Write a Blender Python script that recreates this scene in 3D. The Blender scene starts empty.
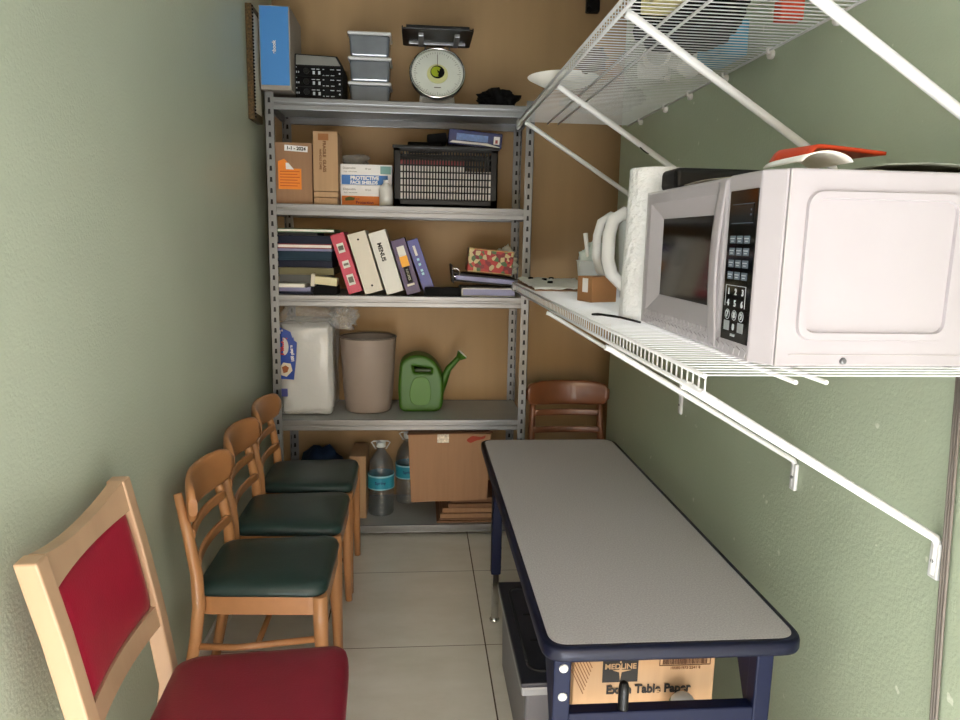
import bpy, bmesh, math, random
from mathutils import Vector, Matrix
random.seed(7)
scene = bpy.context.scene
COL = scene.collection
PI = math.pi

# ------------------------------------------------------------------ helpers
def lin(c):
    c = c / 255.0
    return c / 12.92 if c <= 0.04045 else ((c + 0.055) / 1.055) ** 2.4

def rgb(r, g, b):
    return (lin(r), lin(g), lin(b), 1.0)

MATS = {}
def mat(name, col, rough=0.5, metal=0.0, var=0.06, scale=12.0, bump=0.0, bscale=60.0, trans=0.0, ior=1.45,
        alpha=1.0, coat=0.0, stretch=(1, 1, 1), spec=0.5, detail=4.0):
    if name in MATS:
        return MATS[name]
    m = bpy.data.materials.new(name)
    m.use_nodes = True
    nt = m.node_tree
    b = nt.nodes['Principled BSDF']
    c = rgb(*col)
    b.inputs['Roughness'].default_value = rough
    b.inputs['Metallic'].default_value = metal
    b.inputs['Transmission Weight'].default_value = trans
    b.inputs['IOR'].default_value = ior
    b.inputs['Alpha'].default_value = alpha
    b.inputs['Coat Weight'].default_value = coat
    b.inputs['Specular IOR Level'].default_value = spec
    tc = nt.nodes.new('ShaderNodeTexCoord')
    mp = nt.nodes.new('ShaderNodeMapping')
    mp.inputs['Scale'].default_value = stretch
    nt.links.new(tc.outputs['Object'], mp.inputs['Vector'])
    n = nt.nodes.new('ShaderNodeTexNoise')
    n.inputs['Scale'].default_value = scale
    n.inputs['Detail'].default_value = detail
    nt.links.new(mp.outputs['Vector'], n.inputs['Vector'])
    r = nt.nodes.new('ShaderNodeValToRGB')
    r.color_ramp.elements[0].position = 0.3
    r.color_ramp.elements[1].position = 0.7
    r.color_ramp.elements[0].color = tuple(x * (1 - var) for x in c[:3]) + (1,)
    r.color_ramp.elements[1].color = tuple(min(1, x * (1 + var)) for x in c[:3]) + (1,)
    nt.links.new(n.outputs['Fac'], r.inputs['Fac'])
    nt.links.new(r.outputs['Color'], b.inputs['Base Color'])
    if bump > 0:
        n2 = nt.nodes.new('ShaderNodeTexNoise')
        n2.inputs['Scale'].default_value = bscale
        n2.inputs['Detail'].default_value = 3
        nt.links.new(mp.outputs['Vector'], n2.inputs['Vector'])
        bp = nt.nodes.new('ShaderNodeBump')
        bp.inputs['Strength'].default_value = bump
        bp.inputs['Distance'].default_value = 0.01
        nt.links.new(n2.outputs['Fac'], bp.inputs['Height'])
        nt.links.new(bp.outputs['Normal'], b.inputs['Normal'])
    MATS[name] = m
    return m

class MB:
    """collects shapes (world or local coordinates) into one mesh"""
    def __init__(self):
        self.bm = bmesh.new()
        self.mi = 0
        self.M = Matrix.Identity(4)

    def _add(self, tmp, smooth=False):
        me = bpy.data.meshes.new('tmp')
        tmp.transform(self.M)
        for f in tmp.faces:
            f.material_index = self.mi
            f.smooth = smooth or f.smooth
        tmp.to_mesh(me)
        tmp.free()
        self.bm.from_mesh(me)
        bpy.data.meshes.remove(me)
        return self

    def box(self, x0, x1, y0, y1, z0, z1, bev=0.0, seg=2, rot=None, top=(1, 1)):
        t = bmesh.new()
        bmesh.ops.create_cube(t, size=1)
        cx, cy, cz = (x0 + x1) / 2, (y0 + y1) / 2, (z0 + z1) / 2
        for v in t.verts:
            k = top if v.co.z > 0 else (1, 1)
            v.co = Vector((v.co.x * (x1 - x0) * k[0], v.co.y * (y1 - y0) * k[1], v.co.z * (z1 - z0)))
        if bev > 0:
            bmesh.ops.bevel(t, geom=t.edges[:], offset=bev, segments=seg, profile=0.5, affect='EDGES')
            for f in t.faces:
                f.smooth = False
        R = Matrix.Translation((cx, cy, cz))
        if rot is not None:
            R = R @ rot
        t.transform(R)
        return self._add(t)

    def tube(self, pts, r, n=10, caps=True, flat=None):
        """tube along points; r number or list; flat=(a,b) makes an oval/flat section"""
        pts = [Vector(p) for p in pts]
        rs = r if isinstance(r, (list, tuple)) else [r] * len(pts)
        t = bmesh.new()
        rings = []
        prev = None
        for i, p in enumerate(pts):
            if i == 0: d = pts[1] - pts[0]
            elif i == len(pts) - 1: d = pts[-1] - pts[-2]
            else: d = (pts[i + 1] - pts[i]).normalized() + (pts[i] - pts[i - 1]).normalized()
            d.normalize()
            if prev is None:
                a = Vector((0, 0, 1)) if abs(d.z) < 0.9 else Vector((0, 1, 0))
                u = (a - d * a.dot(d)).normalized()
            else:
                u = (prev - d * prev.dot(d)).normalized()
            prev = u
            w = d.cross(u)
            fa, fb = flat if flat else (1, 1)
            rings.append([t.verts.new(p + rs[i] * (math.cos(2 * PI * k / n) * u * fa + math.sin(2 * PI * k / n) * w * fb)) for k in range(n)])
        for a, b in zip(rings, rings[1:]):
            for k in range(n):
                f = t.faces.new((a[k], a[(k + 1) % n], b[(k + 1) % n], b[k]))
                f.smooth = n > 5
        if caps:
            t.faces.new(rings[0][::-1])
            t.faces.new(rings[-1])
        bmesh.ops.recalc_face_normals(t, faces=t.faces)
        return self._add(t)

    def lathe(self, prof, c=(0, 0, 0), n=28, rot=None, sx=1, sy=1, closed=True):
        t = bmesh.new()
        rings = []
        for (r, z) in prof:
            rings.append([t.verts.new((r * sx * math.cos(2 * PI * k / n), r * sy * math.sin(2 * PI * k / n), z)) for k in range(n)])
        for a, b in zip(rings, rings[1:]):
            for k in range(n):
                f = t.faces.new((a[k], a[(k + 1) % n], b[(k + 1) % n], b[k]))
                f.smooth = True
        if closed:
            t.faces.new(rings[0][::-1]); t.faces.new(rings[-1])
        bmesh.ops.recalc_face_normals(t, faces=t.faces)
        R = Matrix.Translation(c)
        if rot is not None:
            R = R @ rot
        t.transform(R)
        return self._add(t)

    def prism(self, poly, h0, h1, axis='z', bev=0.0, rot=None, c=(0, 0, 0), smooth=False):
        """extrude 2D polygon: axis z -> (x,y); y -> (x,z); x -> (y,z)"""
        t = bmesh.new()
        def mk(p, h):
            if axis == 'z': return (p[0], p[1], h)
            if axis == 'y': return (p[0], h, p[1])
            return (h, p[0], p[1])
        a = [t.verts.new(mk(p, h0)) for p in poly]
        b = [t.verts.new(mk(p, h1)) for p in poly]
        t.faces.new(a); t.faces.new(b)
        n = len(poly)
        for k in range(n):
            f = t.faces.new((a[k], a[(k + 1) % n], b[(k + 1) % n], b[k]))
            f.smooth = smooth
        bmesh.ops.recalc_face_normals(t, faces=t.faces)
        if bev > 0:
            ed = [e for e in t.edges if len(e.link_faces) == 2 and e.calc_face_angle(0) > 0.6]
            bmesh.ops.bevel(t, geom=ed, offset=bev, segments=2, profile=0.5, affect='EDGES')
        R = Matrix.Translation(c)
        if rot is not None:
            R = R @ rot
        t.transform(R)
        return self._add(t)

    def grid(self, fn, nu, nv, thick=0.0, smooth=True):
        """surface fn(u,v)->(x,y,z), optional thickness along normals"""
        t = bmesh.new()
        V = [[t.verts.new(fn(i / nu, j / nv)) for j in range(nv + 1)] for i in range(nu + 1)]
        for i in range(nu):
            for j in range(nv):
                f = t.faces.new((V[i][j], V[i + 1][j], V[i + 1][j + 1], V[i][j + 1]))
                f.smooth = smooth
        t.normal_update()
        if thick:
            bmesh.ops.solidify(t, geom=t.faces[:], thickness=thick)
        bmesh.ops.recalc_face_normals(t, faces=t.faces)
        return self._add(t)

    def torus(self, c, R, r, rot=None, n=24, m=8, a0=0, a1=2 * PI):
        t = bmesh.new()
        full = abs(a1 - a0 - 2 * PI) < 1e-6
        k = n if full else n + 1
        rings = []
        for i in range(k):
            a = a0 + (a1 - a0) * i / n
            rings.append([t.verts.new(((R + r * math.cos(2 * PI * j / m)) * math.cos(a), (R + r * math.cos(2 * PI * j / m)) * math.sin(a), r * math.sin(2 * PI * j / m))) for j in range(m)])
        for i in range(n):
            A, B = rings[i], rings[(i + 1) % k]
            for j in range(m):
                f = t.faces.new((A[j], A[(j + 1) % m], B[(j + 1) % m], B[j])); f.smooth = True
        bmesh.ops.recalc_face_normals(t, faces=t.faces)
        Q = Matrix.Translation(c)
        if rot is not None: Q = Q @ rot
        t.transform(Q)
        return self._add(t)

    def build(self, name, mats, parent=None, origin=None, sub=0):
        """link as one object. With parent the mesh is stored in the parent's local frame (root without rotation)."""
        me = bpy.data.meshes.new(name)
        o = bpy.data.objects.new(name, me)
        COL.objects.link(o)
        if parent is not None:
            root = parent
            while root.parent is not None: root = root.parent
            off = Vector(root.get('_o', (0, 0, 0)))
            o.parent = parent
        else:
            off = Vector(origin) if origin is not None else Vector((0, 0, 0))
            o.location = off
        self.bm.transform(Matrix.Translation(-off))
        self.bm.to_mesh(me)
        self.bm.free()
        for m in (mats if isinstance(mats, (list, tuple)) else [mats]):
            me.materials.append(m)
        if sub:
            md = o.modifiers.new('sub', 'SUBSURF'); md.levels = sub; md.render_levels = sub
        return o

def tag(o, label, cat, group=None):
    o['label'] = label; o['category'] = cat
    if group: o['group'] = group
    return o

def thing(name, label, cat, loc, group=None, local=False):
    """an Empty at the thing's base; children given in world coordinates unless local"""
    o = bpy.data.objects.new(name, None)
    o.empty_display_size = 0.05
    COL.objects.link(o)
    o.location = loc
    o['_o'] = (0.0, 0.0, 0.0) if local else tuple(loc)
    return tag(o, label, cat, group)

def struct(name, mb, m):
    o = mb.build(name, m)
    o['kind'] = 'structure'
    return o

def copy_tree(o, parent=None):
    c = o.copy(); COL.objects.link(c)
    if parent is not None: c.parent = parent
    for ch in list(o.children):
        copy_tree(ch, c)
    return c

def text(name, s, size, m, parent, loc, rot, ext=0.0006, bold=0.0, align='CENTER', sx=1.0):
    cu = bpy.data.curves.new(name, 'FONT')
    cu.body = s; cu.size = size; cu.extrude = ext; cu.offset = bold
    cu.align_x = align; cu.align_y = 'CENTER'
    t = bpy.data.objects.new(name + '_tmp', cu)
    COL.objects.link(t)
    bpy.context.view_layer.update()
    dg = bpy.context.evaluated_depsgraph_get()
    me = bpy.data.meshes.new_from_object(t.evaluated_get(dg))
    bpy.data.objects.remove(t)
    root = parent
    while root.parent is not None: root = root.parent
    off = Vector(root.get('_o', (0, 0, 0)))
    me.transform(Matrix.Translation(Vector(loc) - off) @ rot.to_4x4() @ Matrix.Diagonal((sx, 1, 1, 1)))
    me.materials.clear(); me.materials.append(m)
    o = bpy.data.objects.new(name, me); COL.objects.link(o); o.parent = parent
    return o

def rounded(pts, r=0.02, n=5):
    out = []
    N = len(pts)
    for i in range(N):
        p0, p1, p2 = Vector(pts[i - 1]), Vector(pts[i]), Vector(pts[(i + 1) % N])
        a = (p0 - p1); b = (p2 - p1); q = min(r, a.length * 0.45, b.length * 0.45)
        A, B = p1 + a.normalized() * q, p1 + b.normalized() * q
        for k in range(n + 1):
            s = k / n
            out.append(tuple((1 - s) ** 2 * A + 2 * s * (1 - s) * p1 + s * s * B))
    return out

RX = lambda a: Matrix.Rotation(a, 4, 'X')
RY = lambda a: Matrix.Rotation(a, 4, 'Y')
RZ = lambda a: Matrix.Rotation(a, 4, 'Z')
FRONT = RX(PI / 2)                       # text facing -Y
LEFTF = RZ(-PI / 2) @ RX(PI / 2)         # text facing -X

# ------------------------------------------------------------------ materials
def paint(name, col, bump, bscale, rough, var=0.05, specks=None, spec=0.5):
    m = mat(name, col, rough, var=var, scale=1.6, bump=bump, bscale=bscale, spec=spec, detail=6)
    if specks:
        nt = m.node_tree; b = nt.nodes['Principled BSDF']
        src = b.inputs['Base Color'].links[0].from_socket
        tc = nt.nodes.new('ShaderNodeTexCoord')
        v = nt.nodes.new('ShaderNodeTexNoise'); v.inputs['Scale'].default_value = 27; v.inputs['Detail'].default_value = 2
        nt.links.new(tc.outputs['Object'], v.inputs['Vector'])
        r = nt.nodes.new('ShaderNodeValToRGB')
        r.color_ramp.elements[0].position = 0.735; r.color_ramp.elements[1].position = 0.77
        nt.links.new(v.outputs['Fac'], r.inputs['Fac'])
        mx = nt.nodes.new('ShaderNodeMixRGB')
        nt.links.new(r.outputs['Color'], mx.inputs['Fac'])
        nt.links.new(src, mx.inputs['Color1'])
        mx.inputs['Color2'].default_value = rgb(*specks)
        nt.links.new(mx.outputs['Color'], b.inputs['Base Color'])
    return m

GREEN = paint('sage green wall paint', (178, 186, 168), 0.17, 130, 0.40, 0.05)
GREENR = paint('sage green scuffed wall paint', (174, 186, 164), 0.15, 130, 0.36, 0.05, specks=(208, 214, 198))
TAN = mat('tan wall paint', (164, 134, 96), 0.55, var=0.07, scale=2.5, bump=0.06, bscale=90, stretch=(3, 3, 0.25))
CEIL = mat('white ceiling paint', (228, 228, 228), 0.8, var=0.02)
STEEL = mat('galvanised shelf steel', (124, 125, 128), 0.40, 0.6, var=0.05, scale=6)
STEELP = mat('grey shelf panel', (160, 162, 160), 0.45, 0.1, var=0.05, scale=5)
SLOT = mat('dark slot', (14, 14, 16), 0.8)
WHITEW = mat('white coated wire', (216, 217, 220), 0.35, var=0.02)
NAVY = mat('navy painted steel', (11, 18, 46), 0.5, var=0.08, scale=5, coat=0.0, spec=0.2)
NAVYE = mat('navy vinyl edge', (10, 14, 36), 0.42, var=0.06, coat=0.0, spec=0.25)
LAM = mat('grey speckled laminate', (166, 161, 161), 0.42, var=0.16, scale=260, detail=2)
CHROME = mat('chrome', (215, 215, 215), 0.15, 1.0, var=0.02)
BOLT = mat('pale bolt heads', (225, 226, 224), 0.4, 0.3, var=0.03)
OAK = mat('honey wood', (180, 128, 84), 0.38, var=0.14, scale=9, stretch=(1, 1, 0.15), coat=0.25)
OAKR = mat('honey wood rail', (174, 120, 76), 0.36, var=0.12, scale=9, stretch=(1, 0.2, 1), coat=0.25)
BROWNW = mat('brown wood', (112, 66, 40), 0.4, var=0.15, scale=10, stretch=(0.25, 1, 1), coat=0.2)
MAPLE = mat('pale maple wood', (188, 154, 124), 0.42, var=0.07, scale=10, stretch=(1, 1, 0.12), coat=0.15)
GVINYL = mat('dark green vinyl', (34, 54, 52), 0.36, var=0.08, bump=0.06, bscale=160)
RVINYL = mat('red vinyl', (156, 28, 52), 0.4, var=0.06, bump=0.08, bscale=220)
CARD = mat('brown cardboard', (156, 120, 92), 0.85, var=0.06, scale=8, stretch=(6, 1, 0.4))
CARD2 = mat('light cardboard', (180, 146, 112), 0.85, var=0.06, scale=8, stretch=(6, 1, 0.4))
CARD3 = mat('dark cardboard', (128, 96, 74), 0.9, var=0.08, scale=8)
EDGEC = mat('cardboard edge', (96, 62, 40), 0.9)
WHITE = mat('white plastic', (232, 230, 230), 0.35, var=0.015)
MWHITE = mat('white appliance enamel', (171, 166, 172), 0.32, var=0.015, coat=0.2)
PAPER = mat('white paper', (236, 234, 228), 0.8, var=0.03, scale=30)
CREAM = mat('cream plastic', (212, 204, 188), 0.5, var=0.03)
BLACK = mat('black plastic', (12, 12, 14), 0.45, var=0.1, spec=0.3)
BLACKM = mat('matte black', (12, 12, 14), 0.8, var=0.1, spec=0.2)
GLOSSB = mat('black glass', (10, 12, 15), 0.08, var=0.05)
INK = mat('black ink', (30, 26, 24), 0.7)
INKG = mat('grey ink', (110, 104, 98), 0.8)
INKB = mat('brown ink', (110, 72, 44), 0.8)
LTXT = mat('pale print', (188, 194, 200), 0.6)
DTXT = mat('dim print', (86, 98, 112), 0.6)
BLUEBOX = mat('sky blue card', (70, 136, 205), 0.5, var=0.03, scale=4)
GREYCARD = mat('grey board', (150, 142, 134), 0.7, var=0.04)
ORANGE = mat('orange paper', (242, 140, 46), 0.6, var=0.05, scale=20)
REDOR = mat('orange red card', (212, 70, 32), 0.45, var=0.05)
BLUE = mat('blue print', (60, 116, 184), 0.5, var=0.05)
DBLUE = mat('deep blue print', (22, 62, 152), 0.35, var=0.08)
NAVB = mat('navy print', (28, 38, 92), 0.25, var=0.2, scale=20)
TEAL = mat('teal label', (48, 150, 178), 0.4, var=0.08, scale=20)
MAGENTA = mat('magenta binder vinyl', (190, 44, 76), 0.4, var=0.05)
PURPLE = mat('purple binder vinyl', (52, 24, 80), 0.4, var=0.05)
BINDB = mat('blue binder vinyl', (14, 34, 128), 0.35, var=0.06)
WBIND = mat('white binder vinyl', (214, 212, 206), 0.4, var=0.02)
CBIND = mat('cream binder vinyl', (214, 206, 192), 0.45, var=0.03)
TAUPE = mat('taupe plastic', (158, 144, 136), 0.42, var=0.02)
GREENP = mat('green plastic', (50, 92, 14), 0.48, var=0.04)
GREENL = mat('light green plastic', (66, 110, 22), 0.48, var=0.04)
GREYT = mat('translucent grey plastic', (100, 106, 114), 0.22, var=0.12)
GREYL = mat('pale grey lid plastic', (205, 206, 208), 0.35, var=0.02)
CLEAR = mat('clear plastic film', (236, 238, 242), 0.14, var=0.0, trans=0.0, alpha=0.36, bump=1.0, bscale=14, coat=1.0)
CLEARB = mat('clear bag plastic', (240, 242, 245), 0.15, var=0.0, alpha=0.24, bump=0.6, bscale=30)
WATER = mat('clear water bottle', (96, 108, 116), 0.05, var=0.0, alpha=0.36, spec=1.0, coat=1.0, bump=0.7, bscale=45)
FROST = mat('frosted plastic', (226, 230, 232), 0.3, var=0.02, alpha=0.75)
FROSTB = mat('frosted white plastic', (216, 214, 210), 0.35, var=0.02, alpha=0.88)
GOLD = mat('gilded frame', (84, 64, 36), 0.5, 0.3, var=0.6, scale=120)
TOTEB = mat('grey tote plastic', (112, 112, 118), 0.4, var=0.03, alpha=0.93)
TOTEL = mat('dark grey tote lid', (46, 48, 58), 0.4, var=0.05)
TOTER = mat('pale grey tote rim', (150, 152, 156), 0.4, var=0.03)
XMAS = mat('red floral print', (170, 36, 34), 0.5, var=0.2, scale=30)
KHAKI = mat('khaki folder', (120, 114, 88), 0.7, spec=0.2)
TEALD = mat('dark teal folder', (22, 48, 66), 0.5, spec=0.2)
NAVYF = mat('navy folder', (18, 24, 46), 0.5, spec=0.2)
LILAC = mat('lilac grey folder', (140, 140, 176), 0.5)
REDF = mat('red folder', (140, 40, 50), 0.5)
GRNF = mat('green folder', (52, 92, 56), 0.5)
DIAL = mat('dial face', (218, 222, 214), 0.4, var=0.02)
LIME = mat('lime hub', (160, 176, 40), 0.4)
YELP = mat('pale yellow hub ring', (206, 206, 150), 0.5)
GREYCAB = mat('grey cable', (120, 112, 106), 0.5, var=0.1)
BASEB = mat('white baseboard', (216, 212, 208), 0.5)

# xmas print: red/green/cream patches
def patches(m, cols, scale):
    nt = m.node_tree; b = nt.nodes['Principled BSDF']
    tc = nt.nodes.new('ShaderNodeTexCoord')
    v = nt.nodes.new('ShaderNodeTexVoronoi'); v.inputs['Scale'].default_value = scale
    nt.links.new(tc.outputs['Object'], v.inputs['Vector'])
    r = nt.nodes.new('ShaderNodeValToRGB'); r.color_ramp.interpolation = 'CONSTANT'
    e = r.color_ramp.elements
    while len(e) < len(cols): e.new(0.5)
    for i, c in enumerate(cols):
        e[i].position = i / len(cols); e[i].color = rgb(*c)
    nt.links.new(v.outputs['Color'], r.inputs['Fac'])
    nt.links.new(r.outputs['Color'], b.inputs['Base Color'])
patches(XMAS, [(160, 30, 32), (70, 96, 56), (176, 44, 40), (196, 176, 130), (120, 20, 30), (180, 60, 50)], 48)

def floor_mat():
    m = bpy.data.materials.new('beige floor tile'); m.use_nodes = True
    nt = m.node_tree; b = nt.nodes['Principled BSDF']
    tc = nt.nodes.new('ShaderNodeTexCoord')
    sep = nt.nodes.new('ShaderNodeSeparateXYZ'); nt.links.new(tc.outputs['Object'], sep.inputs[0])
    def M(op, a, bb):
        n = nt.nodes.new('ShaderNodeMath'); n.operation = op
        for i, v in enumerate((a, bb)):
            if v is None: continue
            if isinstance(v, (int, float)): n.inputs[i].default_value = v
            else: nt.links.new(v, n.inputs[i])
        return n.outputs[0]
    def line(sock, off, w):
        f = M('FRACT', M('DIVIDE', M('SUBTRACT', sock, off), 0.605), None)
        d = M('ABSOLUTE', M('SUBTRACT', f, 0.5), None)
        return M('GREATER_THAN', d, 0.5 - w / 0.605)
    g1 = line(sep.outputs['X'], 0.258 - 0.605 * 4, 0.0026)
    g2 = line(sep.outputs['Y'], 2.449 - 0.605 * 8, 0.0016)
    g = M('MAXIMUM', g1, g2)
    n = nt.nodes.new('ShaderNodeTexNoise'); n.inputs['Scale'].default_value = 3.2; n.inputs['Detail'].default_value = 7
    n.inputs['Roughness'].default_value = 0.65
    mp = nt.nodes.new('ShaderNodeMapping'); mp.inputs['Scale'].default_value = (1, 2.2, 1)
    nt.links.new(tc.outputs['Object'], mp.inputs[0]); nt.links.new(mp.outputs[0], n.inputs['Vector'])
    r = nt.nodes.new('ShaderNodeValToRGB')
    r.color_ramp.elements[0].position = 0.3; r.color_ramp.elements[1].position = 0.7
    r.color_ramp.elements[0].color = rgb(209, 203, 190); r.color_ramp.elements[1].color = rgb(222, 217, 207)
    nt.links.new(n.outputs['Fac'], r.inputs['Fac'])
    mx = nt.nodes.new('ShaderNodeMixRGB'); nt.links.new(g, mx.inputs['Fac'])
    nt.links.new(r.outputs['Color'], mx.inputs['Color1']); mx.inputs['Color2'].default_value = rgb(92, 80, 68)
    nt.links.new(mx.outputs['Color'], b.inputs['Base Color'])
    b.inputs['Roughness'].default_value = 0.19
    return m
FLOOR = floor_mat()

# ------------------------------------------------------------------ room shell
XL, XR, YB, YR, ZC = -0.745, 0.98, 3.93, -0.75, 2.95
YN, YO = 0.86, -2.6          # the alcove opens at YN into a wider room with a glazed, open front at YO
mb = MB(); mb.box(-2.6, 2.6, -6.0, YB + 0.1, -0.1, 0.0); struct('floor', mb, FLOOR)
mb = MB(); mb.box(-2.6, 2.6, YO - 0.1, YB + 0.1, ZC, ZC + 0.1); struct('ceiling', mb, CEIL)
mb = MB(); mb.box(XL - 0.1, XL, YN, YB + 0.1, 0, ZC); struct('wall_left', mb, GREEN)
mb = MB(); mb.box(XL, 1.5, YB, YB + 0.1, 0, ZC); struct('wall_back', mb, TAN)
mb = MB(); mb.box(XR, XR + 0.12, YN, 3.545, 0, ZC, 0.006); struct('wall_right', mb, GREENR)
mb = MB(); mb.box(1.45, 1.55, 3.3, YB + 0.1, 0, ZC); struct('wall_recess', mb, TAN)
mb = MB(); mb.box(1.1, 1.5, 3.3, 3.4, 0, ZC); struct('wall_recess_front', mb, TAN)
mb = MB(); mb.box(-2.6, XL - 0.1, YN, YN + 0.1, 0, ZC); struct('wall_front_left', mb, CEIL)
mb = MB(); mb.box(XR + 0.12, 2.6, YN, YN + 0.1, 0, ZC); struct('wall_front_right', mb, CEIL)
mb = MB(); mb.box(-2.6, -2.5, YO, YN, 0, ZC); struct('wall_side_left', mb, CEIL)
mb = MB(); mb.box(2.5, 2.6, YO, YN, 0, ZC); struct('wall_side_right', mb, CEIL)
# rear wall with a wide open doorway to the daylight
mb = MB(); mb.box(-2.5, -1.1, YO - 0.1, YO, 0, ZC); mb.box(1.3, 2.5, YO - 0.1, YO, 0, ZC); mb.box(-1.1, 1.3, YO - 0.1, YO, 1.98, ZC); struct('wall_rear', mb, CEIL)
mb = MB(); mb.box(XL, XL + 0.012, 0.88, 3.40, 0, 0.09, 0.003); struct('baseboard_left', mb, BASEB)

# ------------------------------------------------------------------ steel shelving unit
SX0, SX1, SY0, SY1 = -0.697, 0.540, 3.45, 3.907
LEV = [2.114, 1.643, 1.219, 0.607, 0.055]
su = thing('shelving_unit', 'tall grey slotted steel shelving unit with five shelves against the tan back wall', 'shelving unit', (-0.078, 3.68, 0))
def post(x, y, sx, sy):
    m = MB()
    w, t = 0.040, 0.003
    x1 = x + sx * w; y1 = y + sy * w
    m.box(min(x, x1), max(x, x1), min(y, y + sy * t), max(y, y + sy * t), 0, 2.138)
    m.box(min(x, x + sx * t), max(x, x + sx * t), min(y, y1), max(y, y1), 0, 2.138)
    m.mi = 1
    z = 0.04
    while z < 2.12:
        cx = x + sx * 0.020
        m.prism([(cx - 0.006, z), (cx + 0.006, z), (cx + 0.0045, z + 0.022), (cx - 0.0045, z + 0.022)], y - sy * 0.0008, y + sy * (t + 0.0008), 'y')
        cy = y + sy * 0.020
        m.box(x - sx * 0.0008 if sx > 0 else x - t - 0.0008, x + t + 0.0008 if sx > 0 else x + 0.0008, cy - 0.005, cy + 0.005, z, z + 0.022)
        z += 0.05
    return m.build('post', [STEEL, SLOT], su)
post(SX0, SY0, 1, 1); post(SX1, SY0, -1, 1); post(SX0, SY1, 1, -1); post(SX1, SY1, -1, -1)
for z in LEV:
    m = MB(); m.box(SX0 + 0.004, SX1 - 0.004, SY0 + 0.006, SY1 - 0.006, z - 0.016, z)
    p = m.build('shelf', STEELP, su)
    for (ya, d) in ((SY0 + 0.003, 1), (SY1 - 0.003, -1)):
        m = MB()
        y0, y1 = sorted((ya, ya + d * 0.014))
        m.box(SX0 + 0.038, SX1 - 0.038, y0, y1, z - 0.020, z + 0.002, 0.003)
        y0, y1 = sorted((ya + d * 0.005, ya + d * 0.014))
        m.box(SX0 + 0.038, SX1 - 0.038, y0, y1, z - 0.030, z - 0.018)
        y0, y1 = sorted((ya, ya + d * 0.014))
        m.box(SX0 + 0.038, SX1 - 0.038, y0, y1, z - (0.052 if z > 0.1 else 0.038), z - 0.028, 0.003)
        m.build('beam', STEEL, p)
    for (xa, d) in ((SX0 + 0.003, 1), (SX1 - 0.003, -1)):
        x0, x1 = sorted((xa, xa + d * 0.012))
        m = MB(); m.box(x0, x1, SY0 + 0.04, SY1 - 0.04, z - (0.05 if z > 0.1 else 0.036), z - 0.014)
        m.build('beam', STEEL, p)

# ------------------------------------------------------------------ top shelf
Z1 = LEV[0]
t = thing('picture_frame', 'gilded picture frame hanging edge-on on the green wall beside the blue box', 'picture frame', (-0.73, 3.42, 2.0))
m = MB()
m.box(-0.744, -0.716, 3.33, 3.50, 1.998, 2.475, 0.004); m.build('frame', GOLD, t)
m = MB()
for k in range(34):
    m.lathe([(0.0, -0.005), (0.004, -0.003), (0.005, 0), (0.004, 0.003), (0.0, 0.005)], (-0.714, 3.336, 2.008 + k * 0.0138), 6)
m.build('bead_trim', BLACKM, t)
m = MB(); m.box(-0.7165, -0.7145, 3.355, 3.475, 2.03, 2.445); m.build('picture', CREAM, t)

t = thing('box', 'tall sky blue box with small white print at the left end of the top shelf', 'box', (-0.637, 3.55, Z1))
m = MB(); m.box(-0.704, -0.570, 3.412, 3.72, 2.1390, 2.492, 0.002); m.build('carton', GREYCARD, t)
m = MB(); m.box(-0.700, -0.576, 3.4095, 3.413, 2.158, 2.488, 0.0015); m.build('front_panel', BLUEBOX, t)
text('lettering', 'ebook', 0.022, WHITE, t, (-0.640, 3.4085, 2.318), FRONT @ RZ(PI / 2), bold=0.0006)

t = thing('organizer', 'dark case with three rows of knobs beside the blue box on the top shelf', 'case', (-0.465, 3.6, Z1))
m = MB()
m.prism([(-0.567, 2.118), (-0.352, 2.118), (-0.352, 2.272), (-0.376, 2.312), (-0.567, 2.318)], 3.505, 3.74, 'y', 0.004); m.build('case_body', BLACK, t)
m = MB()
m.prism([(-0.562, 2.270), (-0.362, 2.270), (-0.384, 2.307), (-0.562, 2.313)], 3.502, 3.51, 'y', 0.002); m.build('lid_panel', mat('grey tinted lid', (118, 118, 114), 0.3), t)
for i in range(3):
    z = 2.130 + i * 0.0455
    m = MB(); m.box(-0.566, -0.354, 3.500, 3.508, z, z + 0.042, 0.002)
    p = m.build('row_panel', BLACKM, t)
    m = MB(); m.lathe([(0.013, 0), (0.013, 0.004), (0.011, 0.006)], (-0.516, 3.5, z + 0.021), 16, RX(PI / 2)); m.build('knob', BLACK, p)
    m = MB()
    m.box(-0.563, -0.558, 3.4992, 3.5002, z + 0.035, z + 0.039)
    for xx in (-0.487, -0.462): m.box(xx, xx + 0.010, 3.4992, 3.5002, z + 0.008, z + 0.022)
    for (xx, w) in ((-0.492, 0.016), (-0.470, 0.014), (-0.442, 0.007), (-0.408, 0.018), (-0.378, 0.017)): m.box(xx, xx + w, 3.4992, 3.5002, z + 0.029, z + 0.032)
    for (xx, w) in ((-0.442, 0.008), (-0.428, 0.014), (-0.405, 0.016)): m.box(xx, xx + w, 3.4992, 3.5002, z + 0.003, z + 0.006)
    m.lathe([(0.004, 0), (0.004, 0.001)], (-0.365, 3.5, z + 0.014), 10, RX(PI / 2))
    for xx in (-0.561, -0.552): m.box(xx, xx + 0.004, 3.4992, 3.5002, z + 0.012, z + 0.020)
    m.build('print', LTXT, p)

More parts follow.
